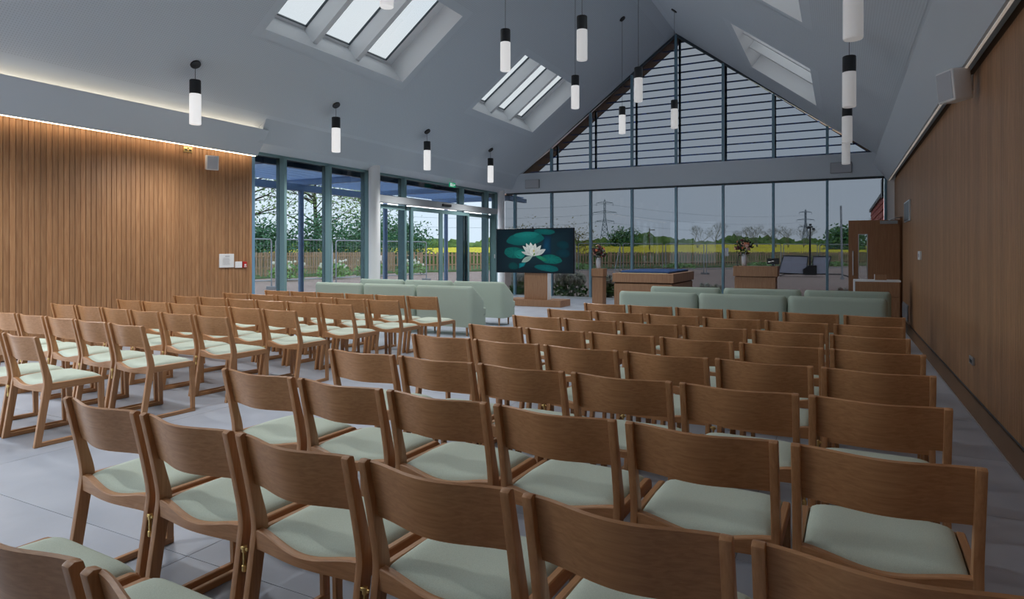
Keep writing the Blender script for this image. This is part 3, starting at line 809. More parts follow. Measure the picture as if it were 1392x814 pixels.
ct = thing('catafalque', 'long oak catafalque with blue cloth on top before the window', 'catafalque', (-4.3, 16.5, 0))
link('base', MB().box(-.72, .72, -1.17, 1.17, 0, .70).mesh('base', bevel=.004, seg=1), 'oak_furniture', ct)
link('shadow_gap', MB().box(-.70, .70, -1.15, 1.15, .70, .735), 'slat_backing', ct)
link('upper_box', MB().box(-.755, .755, -1.2, 1.2, .735, .955).mesh('upper_box', bevel=.004, seg=1), 'oak_furniture', ct)
link('edge_strip', MB().box(-.62, .60, -1.19, -1.05, .955, .966), 'brass_edge', ct)
link('cloth', MB().box(-.60, .62, -1.04, 1.12, .956, 1.0).mesh('cloth', bevel=.012, seg=2), 'blue_cloth', ct)
for i in range(9): link('roller', MB().tube([(-.58, -.95+i*.23, 1.0), (.6, -.95+i*.23, 1.0)], .018, 8).mesh('roller', smooth=True), 'blue_cloth', ct)

lc = thing('lectern', 'oak lectern with overhanging upper box before the window, flowers on top', 'lectern', (-1.855, 16.5, 0))
link('base', MB().box(-.475, .46, .03, .52, 0, .87).mesh('base', bevel=.004, seg=1), 'oak_furniture', lc)
link('upper_box', MB().box(-.505, .505, 0, .55, .885, 1.135).mesh('upper_box', bevel=.004, seg=1), 'oak_furniture', lc)
link('shadow_gap', MB().box(-.46, .45, .05, .5, .87, .885), 'slat_backing', lc)
bouquet('flower_vase', (-2.13, 16.75, 1.135), .23, 'grey vase of dark and coral flowers on the lectern', 11)
mo = thing('desk_monitor', 'small black monitor on the right end of the lectern', 'monitor', (-1.47, 16.78, 1.135))
link('screen', MB().box(-.135, .135, -.02, .02, .05, .19).mesh('screen', bevel=.004, seg=1), 'black_plastic', mo)
link('foot', MB().box(-.05, .05, -.05, .05, 0, .012).box(-.015, .015, -.012, .012, .012, .06), 'black_plastic', mo)
link('print', MB().box(-.11, -.04, -.0215, -.02, .105, .112).box(-.03, .02, -.0215, -.02, .118, .127).box(-.11, -.07, -.0215, -.02, .095, .100), 'sign_white', mo)
mi = thing('microphone', 'thin black gooseneck microphone at the left end of the lectern', 'microphone', (-2.27, 16.62, 1.135))
link('base', MB().lathe([(.025, 0), (.02, .02)], n=12), 'black_plastic', mi)
link('neck', MB().tube([(0, 0, .02), (0, 0, .16), (.02, .03, .27)], .008, 8).mesh('neck', smooth=True), 'black_plastic', mi)
link('capsule', MB().tube([(.02, .03, .27), (.03, .045, .30)], .013, 8).mesh('capsule', smooth=True), 'black_plastic', mi)

cb = thing('side_cabinet', 'low oak cabinet with white top edge in front of the open oak door', 'cabinet', (.62, 14.4, 0))
link('body', MB().box(-.37, .40, 0, .5, .0, .90).mesh('body', bevel=.003, seg=1), 'oak_furniture', cb)
link('end_panel', MB().box(-.395, -.37, -.01, .5, 0, .93), 'white_paint', cb)
link('top', MB().box(-.37, .41, -.01, .5, .90, .93), 'white_paint', cb)
link('drawer', MB().box(-.36, .39, -.014, 0, .61, .89).mesh('drawer', bevel=.003, seg=1), 'oak_furniture', cb)
for a, b in ((-.36, .01), (.02, .39)): link('cabinet_door', MB().box(a, b, -.014, 0, .05, .60).mesh('cabinet_door', bevel=.003, seg=1), 'oak_furniture', cb)
bx = thing('wooden_box', 'small open wooden box lying on the side cabinet', 'box', (.70, 14.62, .93))
link('body', MB().box(-.10, .10, -.06, .06, 0, .012).box(-.10, .10, -.06, -.05, .012, .10).box(-.10, .10, .05, .06, .012, .10).box(.09, .10, -.05, .05, .012, .10), 'oak_furniture', bx)
link('end_panel', MB().box(-.11, -.10, -.06, .06, 0, .11), 'white_plastic', bx)

# ------------------------------------------------------------------ pendants
PROWS = [(-8.93, [.3, 3.45, 6.6, 9.72, 12.87, 16.03], 3.47), (-4.97, [.1, 3.2, 6.3, 9.43, 12.58, 15.83], 4.50), (-3.62, [.1, 3.2, 6.3, 9.45, 12.6, 15.73], 4.50), (.10, [.3, 3.45, 6.68, 9.8, 13.0, 16.2], 3.45)]  # first two of each row are unseen, added to light the near chairs
rname = ['row nearest the side glazing', 'row just left of the ridge', 'row just right of the ridge', 'row nearest the right wall']
shade_m = MB().lathe([(.078, 0), (.083, .006), (.085, .02), (.085, .47)], n=24).mesh('shade', smooth=True)
body_m = MB().lathe([(.083, .47), (.083, .68), (.078, .688), (.01, .69)], n=24).mesh('body', smooth=True)
for ri, (px, ys, zb) in enumerate(PROWS):
    for k_, py in enumerate(ys):
        vis = k_ > 0
        lab = 'black-capped cylinder pendant, %s, %s from camera' % (rname[ri], ORD[k_])
        p = thing('pendant_lamp', lab, 'lamp', (px, py, zb), 0, 'cylinder pendant lamps')
        zt = zc(px) - zb
        sm = shade_m.copy(); sm.materials.clear(); link('shade', sm, 'shade_%d' % ri, p)
        link('body', body_m, 'dark_metal', p)
        link('cable', MB().tube([(0, 0, .69), (0, 0, zt)], .004, 6), 'dark_metal', p)
        s = 1 if px < XA else -1
        rose = MB().lathe([(.075, -.03), (.08, -.02), (.08, 0)], n=20).mesh('ceiling_rose', smooth=True)
        link('ceiling_rose', rose, 'dark_metal', p, loc=(0, 0, zt), rot=(0, -s*math.atan(SL), 0))
        ld = bpy.data.lights.new('lamp_light', 'SPOT'); ld.spot_size = radians(150); ld.spot_blend = 1.0; ld.energy = PENDANT_W[ri]; ld.color = (1, .985, .965); ld.shadow_soft_size = .08
        lo = bpy.data.objects.new('lamp_light', ld); C.objects.link(lo); lo.parent = p; lo.location = (0, 0, -.09)

# ------------------------------------------------------------------ fittings on walls
def speaker(loc, rz, tilt, label, m_='white_plastic', s=1.0):
    t = thing('wall_speaker', label, 'speaker', loc, rz)
    bm_ = MB().box(-.12*s, .12*s, -.09*s, .09*s, -.15*s, .15*s).mesh('cabinet', bevel=.02*s, seg=3, smooth=True)
    c = link('cabinet', bm_, m_, t, rot=(tilt, 0, 0))
    link('grille', MB().box(-.10*s, .10*s, -.094*s, -.088*s, -.13*s, .13*s), 'speaker_grille' if m_ == 'white_plastic' else 'grey_plastic', c)
    link('bracket', MB().tube([(0, .08*s, 0), (0, .15*s, .02)], .02*s, 8).box(-.04*s, .04*s, .15*s, .16*s, -.06*s, .10*s), m_, t)
speaker((XL+.16, 7.63, 3.06), radians(62), radians(8), 'small white speaker on the left slatted wall under the cove', s=.85)
speaker((XR-.21, 7.75, 3.16), radians(-62), radians(6), 'pale grey speaker on a bracket high on the right slatted wall', m_='white_plastic', s=1.05)
def plate(name, label, cat, x, s, y0, y1, z0, z1, m_, depth=.02, extras=()):
    t = thing(name, label, cat, (x, (y0+y1)/2, (z0+z1)/2))
    w_, h_ = (y1-y0)/2, (z1-z0)/2
    a, b = sorted((0, s*depth))
    link('face', MB().box(a, b, -w_, w_, -h_, h_).mesh('face', bevel=.003, seg=1), m_, t)
    for nm, u0, u1, v0, v1, mm_ in extras:
        a2, b2 = sorted((s*depth, s*(depth+.003)))
        link(nm, MB().box(a2, b2, u0*w_, u1*w_, v0*h_, v1*h_), mm_, t)
    return t
plate('wall_socket', 'brass double power socket high on the left slatted wall', 'socket', XL, 1, 7.19, 7.35, 3.205, 3.30, 'brass',
      extras=(('outlet', -.8, -.2, -.4, .1, 'black_plastic'), ('outlet', .2, .8, -.4, .1, 'black_plastic'), ('switch', -.2, .2, .3, .8, 'black_plastic')))
plate('notice_plate', 'white notice plate on the left slatted wall near the glazing', 'notice', XL, 1, 7.90, 8.21, 1.20, 1.45, 'white_plastic',
      extras=[('print', -.25, .35, .62, .70, 'print_grey')] + [('print', -.6, .3+.06*(i % 3), .35-.18*i, .38-.18*i, 'print_grey') for i in range(6)])
plate('control_plate', 'small white control plate between the notice and the red call point', 'switch', XL, 1, 8.24, 8.39, 1.19, 1.305, 'white_plastic',
      extras=(('button', .0, .5, -.4, .4, 'white_paint'),))
plate('fire_call_point', 'small red fire alarm call point beside the glazing', 'alarm', XL, 1, 8.41, 8.495, 1.19, 1.305, 'red_plastic', .03,
      extras=(('window', -.5, .5, -.35, .15, 'white_plastic'), ('label', -.7, .7, -.8, -.55, 'white_plastic')))
plate('wall_display', 'dark framed panel high on the right wall beyond the cabinet', 'panel', XR, -1, 14.75, 15.9, 2.10, 2.52, 'edge_trim', .03,
      extras=(('screen', -.9, .9, -.88, .88, 'black_plastic'),))
plate('light_switch', 'white switch plate on the right slatted wall at head height', 'switch', XR, -1, 12.85, 13.15, 1.35, 1.50, 'white_plastic', .03,
      extras=(('button', -.3, .3, -.4, .4, 'grey_plastic'),))
vt = plate('floor_vent', 'grey ventilation grille low on the right wall', 'vent', XR, -1, 15.2, 16.4, .06, .40, 'grey_plastic', .02)
for i in range(8): link('slat', MB().box(-.032, -.02, -.55, .55, -.14+i*.037, -.125+i*.037), 'galvanised', vt)
plate('wall_socket', 'steel power socket low on the right slatted wall beside the chairs', 'socket', XR, -1, 8.0, 8.2, .325, .405, 'steel', .02,
      extras=(('outlet', -.7, -.1, -.5, .3, 'black_plastic'), ('outlet', .1, .7, -.5, .3, 'black_plastic')))
# flat grey loudspeaker boxes on the gable beam
for x0, x1, lab in ((-9.2, -8.7, 'flat grey speaker box on the white beam above the lily screen'), (-.23, .23, 'flat grey speaker box on the white beam above the lectern side')):
    t = thing('beam_speaker', lab, 'speaker', ((x0+x1)/2, YE-.13, 3.55))
    link('cabinet', MB().box(-.25, .25, -.06, 0, 0, .28).mesh('cabinet', bevel=.008), 'grey_plastic', t)
    link('grille', MB().box(-.235, .235, -.065, -.06, .015, .265), 'speaker_grille', t)
ex = thing('exit_sign', 'small green running-man exit sign above the automatic doors', 'exit sign', (-9.72, 15.24, 3.30))
link('panel', MB().box(-.01, .01, -.15, .15, 0, .125), 'exit_green', ex)
link('hanger', MB().box(-.006, .006, -.02, .02, .125, zc(-9.72)-3.30), 'white_plastic', ex)
man = MB()
for y0, y1, z0, z1 in ((-.12, -.04, .02, .105), (.0, .025, .08, .1), (-.005, .03, .05, .075), (-.02, .0, .02, .05), (.025, .045, .02, .05)): man.box(.0102, .0125, y0, y1, z0, z1)
man.prism([(.06, .065), (.10, .095), (.10, .075), (.135, .075), (.135, .055), (.10, .055), (.10, .035)], 'x', .0102, .0125)
link('pictogram', man, 'sign_white', ex)
det = thing('smoke_detector', 'small white smoke detector on the ceiling above the automatic doors', 'detector', (-9.6, 13.9, zc(-9.6)-.045))
link('dome', MB().lathe([(.02, 0), (.045, .012), (.05, .035), (.05, .06)], n=16).mesh('dome', smooth=True), 'white_plastic', det)
link('base', MB().lathe([(.06, .03), (.06, .05)], n=16), 'white_plastic', det)

# ------------------------------------------------------------------ outside: ground, canopy, fences
gd = struct('ground', MB().box(-260, 260, -60, 500, -.5, -.26), 'gravel')
link('grass_verge', MB().prism([(-60, 8), (-33.2, 24), (-31.5, 42), (-20.8, 61), (.5, 85.5), (60, 130), (200, 400), (-230, 400), (-230, 8)], 'z', -.3, -.2), 'grass', gd)
pv = struct('trim_13', MB().box(-13.6, XG-.1, 6, 21, -.3, -.06).box(-13.6, 2.2, YE+.12, YE+.9, -.3, -.08), 'gravel')

cn = thing('entrance_canopy', 'blue-grey steel canopy of louvres on posts outside the side glazing', 'canopy', (0, 0, 0))
CX = -13.0
for y in (9.2, 12.8, 16.4, 19.95):
    link('post', MB().tube([(CX, y, -.3), (CX, y, 3.12)], .075, 12).mesh('post', smooth=True), 'canopy_blue', cn)
    link('beam', MB().box(CX-.6, XG-.2, y-.05, y+.05, 3.28, 3.44), 'canopy_blue', cn)
link('edge_beam', MB().box(CX-.08, CX+.08, 5.5, 21.3, 3.12, 3.30), 'canopy_blue', cn)
link('wall_beam', MB().box(XG-.34, XG-.22, 5.5, 21.3, 3.28, 3.42), 'canopy_blue', cn)
lv = MB().box(CX-.75, XG-.22, -.035, .035, 0, .012).mesh('louvre')
y = 6.0
while y < 21.2:
    link('louvre', lv, 'canopy_louvre', cn, loc=(0, y, 3.45), rot=(radians(24), 0, 0)); y += .16

# picket fence along the site boundary
FP = [(-40, 12), (-34.5, 30.7), (-32.5, 42), (-22.4, 60.4), (-1.8, 84.5), (30, 119)]
pf = thing('picket_fence', 'long pale timber picket fence along the edge of the gravel', 'fence', (-22.4, 60.4, 0))
pk, rl, ps = MB(), MB(), MB()
for (ax, ay), (bx_, by_) in zip(FP[:-1], FP[1:]):
    l_ = math.hypot(bx_-ax, by_-ay); ux, uy = (bx_-ax)/l_, (by_-ay)/l_; vx, vy = -uy, ux
    def bar(t0, t1, z0, z1, h, mb):
        P = [(ax+ux*t+vx*s-(-22.4), ay+uy*t+vy*s-60.4) for t, s in ((t0, -h), (t1, -h), (t1, h), (t0, h))]
        mb.add([(p[0], p[1], z0) for p in P] + [(p[0], p[1], z1) for p in P], [(0, 3, 2, 1), (4, 5, 6, 7), (0, 1, 5, 4), (1, 2, 6, 5), (2, 3, 7, 6), (3, 0, 4, 7)])
    t = 0
    while t < l_:
        bar(t, t+(.17 if ay > 40 else .125), -.1, 1.42 + random.uniform(-.03, .03), .012, pk); t += .36 if ay > 40 else .185
    t = 0
    while t < l_:
        bar(t, t+.12, -.25, 1.40, .06, ps); t += 2.4
    for z in (.3, 1.1): bar(0, l_, z, z+.1, .035, rl)
o = link('pickets', pk, 'picket', pf); o['kind'] = 'stuff'
link('rails', rl, 'picket', pf); o = link('posts', ps, 'picket', pf); o['kind'] = 'stuff'

# galvanised site-fencing panels in front of it
def site_panel(x, y, a, label, tilt=0.0, brace=False, sign=False):
    t = thing('site_fence_panel', label, 'fence panel', (x, y, 0), a, 'galvanised site fence panels')
    if tilt: t.rotation_euler = (tilt, 0, a)
    w_, h_ = 3.26, 2.05
    r_ = .035
    link('frame', MB().tube([(-w_/2, 0, -.18), (-w_/2, 0, h_-.12), (-w_/2+.04, 0, h_-.03), (-w_/2+.12, 0, h_), (w_/2-.12, 0, h_), (w_/2-.04, 0, h_-.03), (w_/2, 0, h_-.12), (w_/2, 0, -.18)], r_, 6)
         .tube([(-w_/2, 0, .15), (w_/2, 0, .15)], r_*.8, 6), 'galvanised', t)
    wr_ = MB()
    for i in range(1, 17): wr_.box(-w_/2+i*w_/17-.003, -w_/2+i*w_/17+.003, -.003, .003, .15, h_)
    for i in range(1, 6): wr_.box(-w_/2, w_/2, -.003, .003, .15+i*.32, .156+i*.32)
    link('mesh_wires', wr_, 'galvanised', t)
    for s in (-1, 1): link('foot_block', MB().box(s*w_/2-.08, s*w_/2+.08, -.3, .3, -.26, -.12).mesh('foot_block', bevel=.02), 'grey_plastic', t)
    if brace: link('brace', MB().tube([(w_/2, 0, h_-.2), (w_/2-1.2, -1.4, -.2)], .03, 6), 'galvanised', t)
    if sign: link('sign', MB().box(-.28, .28, -.06, -.045, 1.12, 1.75), 'white_plastic', t)
def along(p, q, n):
    a = math.atan2(q[1]-p[1], q[0]-p[0])
    return [(p[0]+cos(a)*3.5*i, p[1]+sin(a)*3.5*i, a) for i in range(n)]
for i, (x, y, a) in enumerate(along((-23.5, 19.5), (-22.0, 31), 4)):
    site_panel(x, y, a, 'galvanised mesh fence panel in the left garden, %s from the slatted wall' % ORD[i], brace=(i in (1, 2)))
for i, (x, y, a) in enumerate(along((-20.5, 39), (8, 66.5), 9)):
    site_panel(x, y, a, 'galvanised mesh fence panel beyond the gable window, %s from the left' % ORD[i], brace=(i in (2,)), sign=(i in (2, 5)))

# shrubs by the glazing and along the fence
def shrub(x, y, r, h, label, flower=0, nleaf=160, m_='leaf_garden', size=.09):
    t = thing('garden_shrub', label, 'shrub', (x, y, -.22), 0, 'garden shrubs outside')
    lf = MB(); stt = MB()
    for i in range(nleaf):
        a = random.uniform(0, 2*pi); q = r*math.sqrt(random.random()); z = h*random.random()**.8*(1-.5*(q/r)**2)
        lf.leaf((q*cos(a), q*sin(a), z + .04), size)
    for i in range(7):
        a = random.uniform(0, 2*pi); stt.tube([(0, 0, 0), (r*.5*cos(a), r*.5*sin(a), h*.8)], .012, 5)
    link('foliage', lf.mesh('foliage', fix=False), m_, t); link('stems', stt, 'bark', t)
    if flower:
        fb = MB()
        for i in range(flower):
            a = random.uniform(0, 2*pi); q = r*.85*math.sqrt(random.random()); fb.blob((q*cos(a), q*sin(a), h*random.uniform(.7, 1.15)), random.uniform(.05, .10), 6, 4, .2)
        link('blossom', fb, 'blossom', t)
for x, y, r, h, fl_, lab in ((-10.45, 21.2, .5, .75, 90, 'white-flowering shrub outside the gable window, left of the screen post'),
                             (-8.57, 21.2, .62, .80, 170, 'white-flowering shrub outside the gable window, right of the screen post'),
                             (-7.1, 21.2, .5, .75, 90, 'white-flowering shrub outside the gable window, behind the pedestal'),
                             (-3.73, 21.2, .45, .55, 50, 'low white-flowering shrub outside, beyond the catafalque end'),
                             (.11, 21.2, .4, .5, 30, 'low white-flowering shrub outside, beside the open oak door')):
    shrub(x, y, r, h, lab, fl_, 300)
for i, (x, y) in enumerate(((-29.5, 24), (-29, 27.5), (-28.6, 31), (-29, 35), (-28.5, 39))):
    shrub(x, y, 1.1, 1.0, 'rough green shrub before the left picket fence, %s from the slatted wall' % ORD[i], 25, 220, 'leaf_garden', .16)
for i, (x, y) in enumerate(((-22, 56), (-14.5, 65), (-8, 73), (-1, 81))):
    shrub(x, y, 1.6, .55, 'low green weeds before the far picket fence, %s from the left' % ORD[i], 0, 200, 'leaf_garden', .2)

# trees
def leafy_tree(name, x, y, h, cr, label, m_, nl, size, bare=0.0, lo=.25, branches=26, group=None):
    t = thing(name, label, 'tree', (x, y, -.3), 0, group)
    tr = MB().tube([(0, 0, 0), (.15, .1, h*.3), (0, 0, h*.6), (.2, .1, h*.92)], [h*.022, h*.018, h*.012, .03], 7)
    tips = []
    for i in range(branches):
        z = h*random.uniform(lo+.05, .9); a = random.uniform(0, 2*pi); l_ = cr*random.uniform(.5, 1.0)*(1 - .45*max(0, z/h-.55)/.45)
        p1 = (l_*.5*cos(a), l_*.5*sin(a), z + l_*.22); p2 = (l_*cos(a+.15), l_*sin(a+.15), z + l_*random.uniform(.1, .5))
        tr.tube([(0, 0, z), p1, p2], [h*.007, h*.0045, .012], 4, caps=False); tips += [p1, p2]
        for j in range(3):
            b_ = a + random.uniform(-.9, .9); q = l_*random.uniform(.25, .45)
            s0 = p1 if j < 2 else p2
            p3 = (s0[0]+q*cos(b_), s0[1]+q*sin(b_), s0[2]+q*random.uniform(.2, .8)); tr.tube([s0, p3], [h*.0032, .008], 3, caps=False); tips.append(p3)
    link('trunk', tr.mesh('trunk', smooth=True), 'bark', t)
    if nl:
        lf = MB()
        for i in range(nl):
            c = random.choice(tips); s_ = cr*.22
            lf.leaf((c[0]+random.gauss(0, s_), c[1]+random.gauss(0, s_), max(h*lo*.4, c[2]+random.gauss(0, s_))), size*random.uniform(.6, 1.3))
        link('foliage', lf.mesh('foliage', fix=False), m_, t)
TG = 'trees beyond the fences'
leafy_tree('spring_tree', -44, 36, 12.5, 5.5, 'tall spring tree with loose pale leaves behind the left fence', 'leaf_spring', 2500, .14, group=TG)
leafy_tree('spring_tree', -44, 45, 11.5, 5.5, 'spring tree with loose leaves and dark trunk, seen between the glazing mullions', 'leaf_spring', 2500, .14, group=TG)
leafy_tree('spring_tree', -47, 57, 10, 4.5, 'spring tree with thin leaves, seen just left of the round column', 'leaf_spring', 2200, .15, group=TG)
for i, (x, y, h, r) in enumerate(((-44, 33, 3.8, 2.6), (-42, 38, 3.5, 2.4), (-41, 43, 4.0, 2.8), (-40.5, 48.5, 4.3, 2.6), (-43, 58, 4.9, 2.4))):
    leafy_tree('evergreen_shrub', x, y, h, r, 'dense dark green bush behind the left fence, %s from the slatted wall' % ORD[i], 'leaf_shrub', 3000, .16, lo=.02, branches=30, group='dense bushes behind the left fence')
for i, (x, y, h) in enumerate(((-38, 76, 4.6), (-35, 79, 4.2), (-32, 82, 4.6))):
    leafy_tree('scrub_tree', x, y, h, 3.2, 'straggly ochre scrub seen through the automatic doors, %s from the left' % ORD[i], 'leaf_ochre', 700, .14, lo=.1, group='scrub beyond the doors')

# rapeseed field and hedge beyond the fence
def ridge_strip(pts, mat_name, name, label, cat, nx, w_, z0, z1, jit, seed):
    pass
rows = []
A, B = Vector((-60, 40, 0)), Vector((60, 176, 0)); u = (B-A).normalized(); nrm = Vector((-u.y, u.x, 0))
L_ = (B-A).length; rnd = random.Random(5)
for j, dist in enumerate((0, 0.01, 4, 10, 20, 35, 55, 80, 110)):
    row = []
    for i in range(181):
        t = i/180; p = A + u*(L_*t) + nrm*(dist + 2.0)
        z = (.0 if j == 0 else 1.28 + dist*(.004 + .022*t)) + (0 if j == 0 else rnd.uniform(-.12, .12))
        row.append((p.x, p.y, z))
    rows.append(row)
rf_ = None
skirt = MB().grid(rows[:2]).mesh('stems', fix=False)
rows = rows[1:]
rf_ = link('rapeseed_field', MB().grid(rows).mesh('rapeseed_field', fix=False), 'rape_yellow', label='bright yellow rapeseed field in flower beyond the picket fence', cat='field', kind='stuff')
link('stems', skirt, 'hedge_green', rf_)
hd = MB(); rnd = random.Random(9)
for layer in range(3):
    rows = []
    for j in range(5):
        row = []
        for i in range(261):
            t = i/260; p = A + u*(L_*(t*1.5-.25)) + nrm*(113 + layer*4 + j*.9)
            g = (.95 + .3*sin(t*37+layer) + .25*sin(t*91+1.7*layer) + rnd.uniform(-.18, .18))
            z = [0, .55, .85, 1.0, .8][j]*(2.2 + .9*layer)*g + 1.2 + 1.4*t
            row.append((p.x + rnd.uniform(-.3, .3), p.y, z if j else 0))
        rows.append(row)
    hd.grid(rows)
link('boundary_hedge', hd.mesh('boundary_hedge', fix=False), 'hedge_green', label='long green hedge on the far side of the yellow field', cat='hedge', kind='stuff')
def ray(px, d, z=0):
    r = (px-696)/870; th = radians(27.2)
    return (d*(r*cos(th)-sin(th)), d*(r*sin(th)+cos(th)), z)
for i, (px, d, h, r) in enumerate(((948, 165, 8.5, 3.2), (972, 170, 9.6, 4.6), (1014, 160, 8.8, 3.0), (1030, 175, 8.6, 4.2), (1055, 170, 9.4, 4.0), (1072, 172, 8.8, 4.2), (1092, 168, 9.2, 3.0), (1158, 150, 8.0, 4.2), (1176, 140, 9.4, 4.6))):
    x, y, _ = ray(px, d)
    bt = thing('bare_tree', 'bare grey tree on the far hedge line, %s from the left' % ORD[i], 'tree', (x, y, -.3), 0, 'bare trees on the far hedge line')
    tr, tw = MB(), MB()
    def grow(p, d_, l_, r_, dep):
        q = p + d_*l_; (tr if dep > 3 else tw).tube([p, q], [r_, r_*.7], 4 if dep > 3 else 3, caps=False)
        if dep == 0: return
        for k_ in range(3):
            e = (d_ + Vector((random.uniform(-.95, .95), random.uniform(-.95, .95), random.uniform(-.1, .45)))).normalized()
            grow(q, e, l_*random.uniform(.62, .85), max(r_*.6, .016), dep-1)
    grow(Vector((0, 0, 0)), Vector((0, 0, 1)), h*.30, .16, 5)
    link('trunk', tr, 'twig_grey', bt); link('twigs', tw, 'twig_grey', bt)
for i, (px, d, h, r) in enumerate(((848, 190, 7.6, 4.0), (1150, 140, 5.6, 4.0))):
    x, y, _ = ray(px, d)
    leafy_tree('round_tree', x, y, h, r, ['round dark green tree above the far hedge near the lattice pylon', 'bushy green tree by the tall site pole'][i], 'leaf_shrub', 2600, .4, lo=.05, branches=30, group='green trees on the far hedge line')

# lattice pylons and their cables
def pylon(px, d, h, label):
    x, y, _ = ray(px, d)
    t = thing('lattice_pylon', label, 'pylon', (x, y, -.3), radians(20)); r_ = .11*d/350
    legs, br, arms = MB(), MB(), MB()
    def hw_(z): return max(.45, 3.4*(1 - z/h/.78)) if z < h*.72 else .45
    lv_ = [0, .12, .24, .35, .45, .54, .62, .70, .78, .86, .94]
    cs = [(-1, -1), (1, -1), (1, 1), (-1, 1)]
    for sx_, sy_ in cs: legs.tube([(sx_*hw_(z*h), sy_*hw_(z*h), z*h) for z in lv_] + [(0, 0, h)], r_*1.3, 4)
    for a, b in zip(lv_[:-1], lv_[1:]):
        for k_ in range(4):
            c0, c1 = cs[k_], cs[(k_+1) % 4]
            br.tube([(c0[0]*hw_(a*h), c0[1]*hw_(a*h), a*h), (c1[0]*hw_(b*h), c1[1]*hw_(b*h), b*h)], r_*.8, 4)
            br.tube([(c1[0]*hw_(a*h), c1[1]*hw_(a*h), a*h), (c0[0]*hw_(b*h), c0[1]*hw_(b*h), b*h)], r_*.8, 4)
            br.tube([(c0[0]*hw_(a*h), c0[1]*hw_(a*h), a*h), (c1[0]*hw_(a*h), c1[1]*hw_(a*h), a*h)], r_*.7, 4)
    for zf, al in ((.60, 4.8), (.76, 6.0), (.93, 4.2)):
        for s in (-1, 1):
            arms.tube([(0, 0, zf*h+.9), (s*al, 0, zf*h)], r_, 4); arms.tube([(0, 0, zf*h), (s*al, 0, zf*h)], r_, 4); arms.tube([(s*al, 0, zf*h), (s*al, 0, zf*h-1.6)], r_*.8, 4)
    link('legs', legs, 'pylon_steel', t); link('bracing', br, 'pylon_steel', t); link('arms', arms, 'pylon_steel', t)
pylon(822, 330, 28.6, 'tall lattice pylon on the skyline above the flower pedestal')
pylon(1095, 460, 32.0, 'distant lattice pylon on the skyline behind the light tower')
pylon(835, 900, 24, 'tiny far lattice pylon just right of the tall one')
x, y, _ = ray(883, 120)
up = thing('utility_pole', 'dark utility pole with crossarm above the far hedge', 'pole', (x, y, -.3))
link('mast', MB().tube([(0, 0, 0), (0, 0, 6.1)], .1, 6), 'bark', up); link('crossarm', MB().box(-.1, 1.0, -.06, .06, 5.7, 5.85).box(-.3, .2, -.1, .1, 4.6, 5.0), 'bark', up)
pl = thing('power_cables', 'thin overhead cables running between the pylons', 'cables', (0, 0, 0))
p0, p1 = ray(822, 330), ray(1095, 460); pm = ray(400, 260)
for zz, off in ((16.5, -4), (21.3, 5), (26, 3)):
    for q0, q1, z0_, z1_ in ((p0, p1, zz, zz*1.06), (pm, p0, zz*.9, zz)):
        pts = []
        for i in range(15):
            t = i/14; pts.append((q0[0]*(1-t)+q1[0]*t, q0[1]*(1-t)+q1[1]*t + off, z0_*(1-t)+z1_*t - 3.5*4*t*(1-t)))
        link('cable', MB().tube(pts, .05, 4, caps=False), 'pylon_steel', pl)

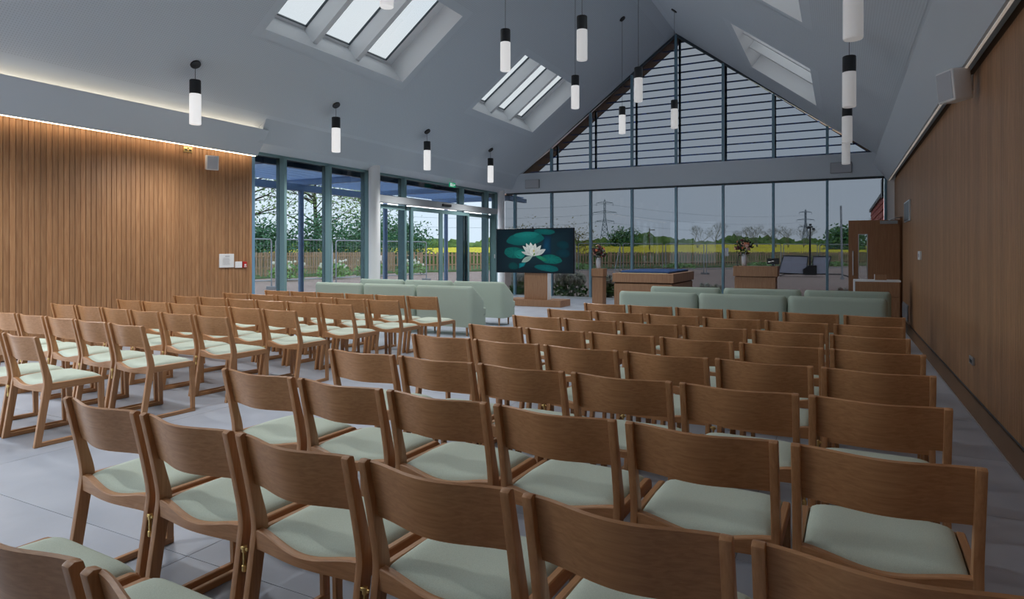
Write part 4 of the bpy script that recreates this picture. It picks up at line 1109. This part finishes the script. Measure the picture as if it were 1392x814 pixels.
# portable solar light tower and site pole on the gravel
x, y, _ = ray(1101, 44)
lt = thing('light_tower', 'portable solar light tower with two tilted panels and a tall mast on gravel', 'light tower', (x, y, -.26), radians(8))
lt.scale = (.84, .84, .84)
for s, w0, w1 in ((-1, -2.35, -.55), (1, .15, 1.55)):
    a0, a1 = (-2.5, -.55) if s < 0 else (.55, 1.35)
    P = [(-2.45, -.5, .30), (-.35, -.5, .22), (-.10, .35, 1.66), (-1.98, .35, 1.72)] if s < 0 else [(.10, -.5, .22), (1.15, -.5, .26), (1.62, .35, 1.66), (.28, .35, 1.66)]
    pa = MB().add(P + [(p[0], p[1]+.06, p[2]-.02) for p in P], [(0, 1, 2, 3), (7, 6, 5, 4), (0, 4, 5, 1), (1, 5, 6, 2), (2, 6, 7, 3), (3, 7, 4, 0)])
    pn = link('solar_panel', pa, 'solar_face', lt)
    fr = MB()
    for k_ in range(4): fr.tube([(P[k_][0], P[k_][1]-.02, P[k_][2]), (P[(k_+1) % 4][0], P[(k_+1) % 4][1]-.02, P[(k_+1) % 4][2])], .045, 5)
    link('frame', fr, 'dark_metal', pn)
link('cabinet', MB().prism([(-.55, .15), (.45, .15), (.45, .95), (-.10, .95), (-.55, .62)], 'y', -.6, .3).mesh('cabinet', bevel=.02), 'dark_metal', lt)
link('mast', MB().tube([(0, 0, .8), (0, 0, 2.6), (.03, 0, 4.1)], [.09, .075, .055], 8).mesh('mast', smooth=True), 'dark_metal', lt)
hdm = MB().box(-.16, .2, -.12, .12, 4.02, 4.14)
link('crosshead', hdm, 'dark_metal', lt)
for a, b in ((-.14, 4.0), (.26, 3.9), (.02, 4.25)): link('floodlight', MB().box(a-.1, a+.1, -.16, .0, b-.08, b+.08).mesh('floodlight', bevel=.02), 'dark_metal', lt)
link('outrigger', MB().tube([(-2.3, -.7, .06), (-1.9, 0, .22), (2.3, 0, .22), (2.8, -.8, .05)], .05, 6), 'dark_metal', lt)
x, y, _ = ray(1145, 40)
sp_ = thing('site_pole', 'tall pale pole standing on the gravel right of the light tower', 'pole', (x, y, -.26))
link('mast', MB().tube([(0, 0, 0), (-.08, 0, 4.6)], .06, 8).mesh('mast', smooth=True), 'galvanised', sp_)
link('collar', MB().tube([(0, 0, 0), (0, 0, .12)], .12, 8), 'galvanised', sp_)

# red boarded wing beyond the gable window
wg = thing('boarded_wing', 'red timber-boarded wing of the building beyond the right end of the window', 'building', (1.2, YE+.4, 0))
link('core', MB().box(.06, 5, 0, 14.6, -.3, 3.3), 'slat_backing', wg)
for i in range(15):
    z = -.25 + i*.24
    link('board', MB().prism([(.06, z), (.02, z), (.045, z+.232), (.06, z+.232)], 'y', 0, 14.6), 'red_board', wg)
link('coping', MB().box(-.03, 5, -.05, 14.65, 3.3, 3.42), 'frame_dark', wg)
link('downpipe_head', MB().box(-.22, .02, .3, .9, 2.95, 3.45), 'dark_metal', wg)
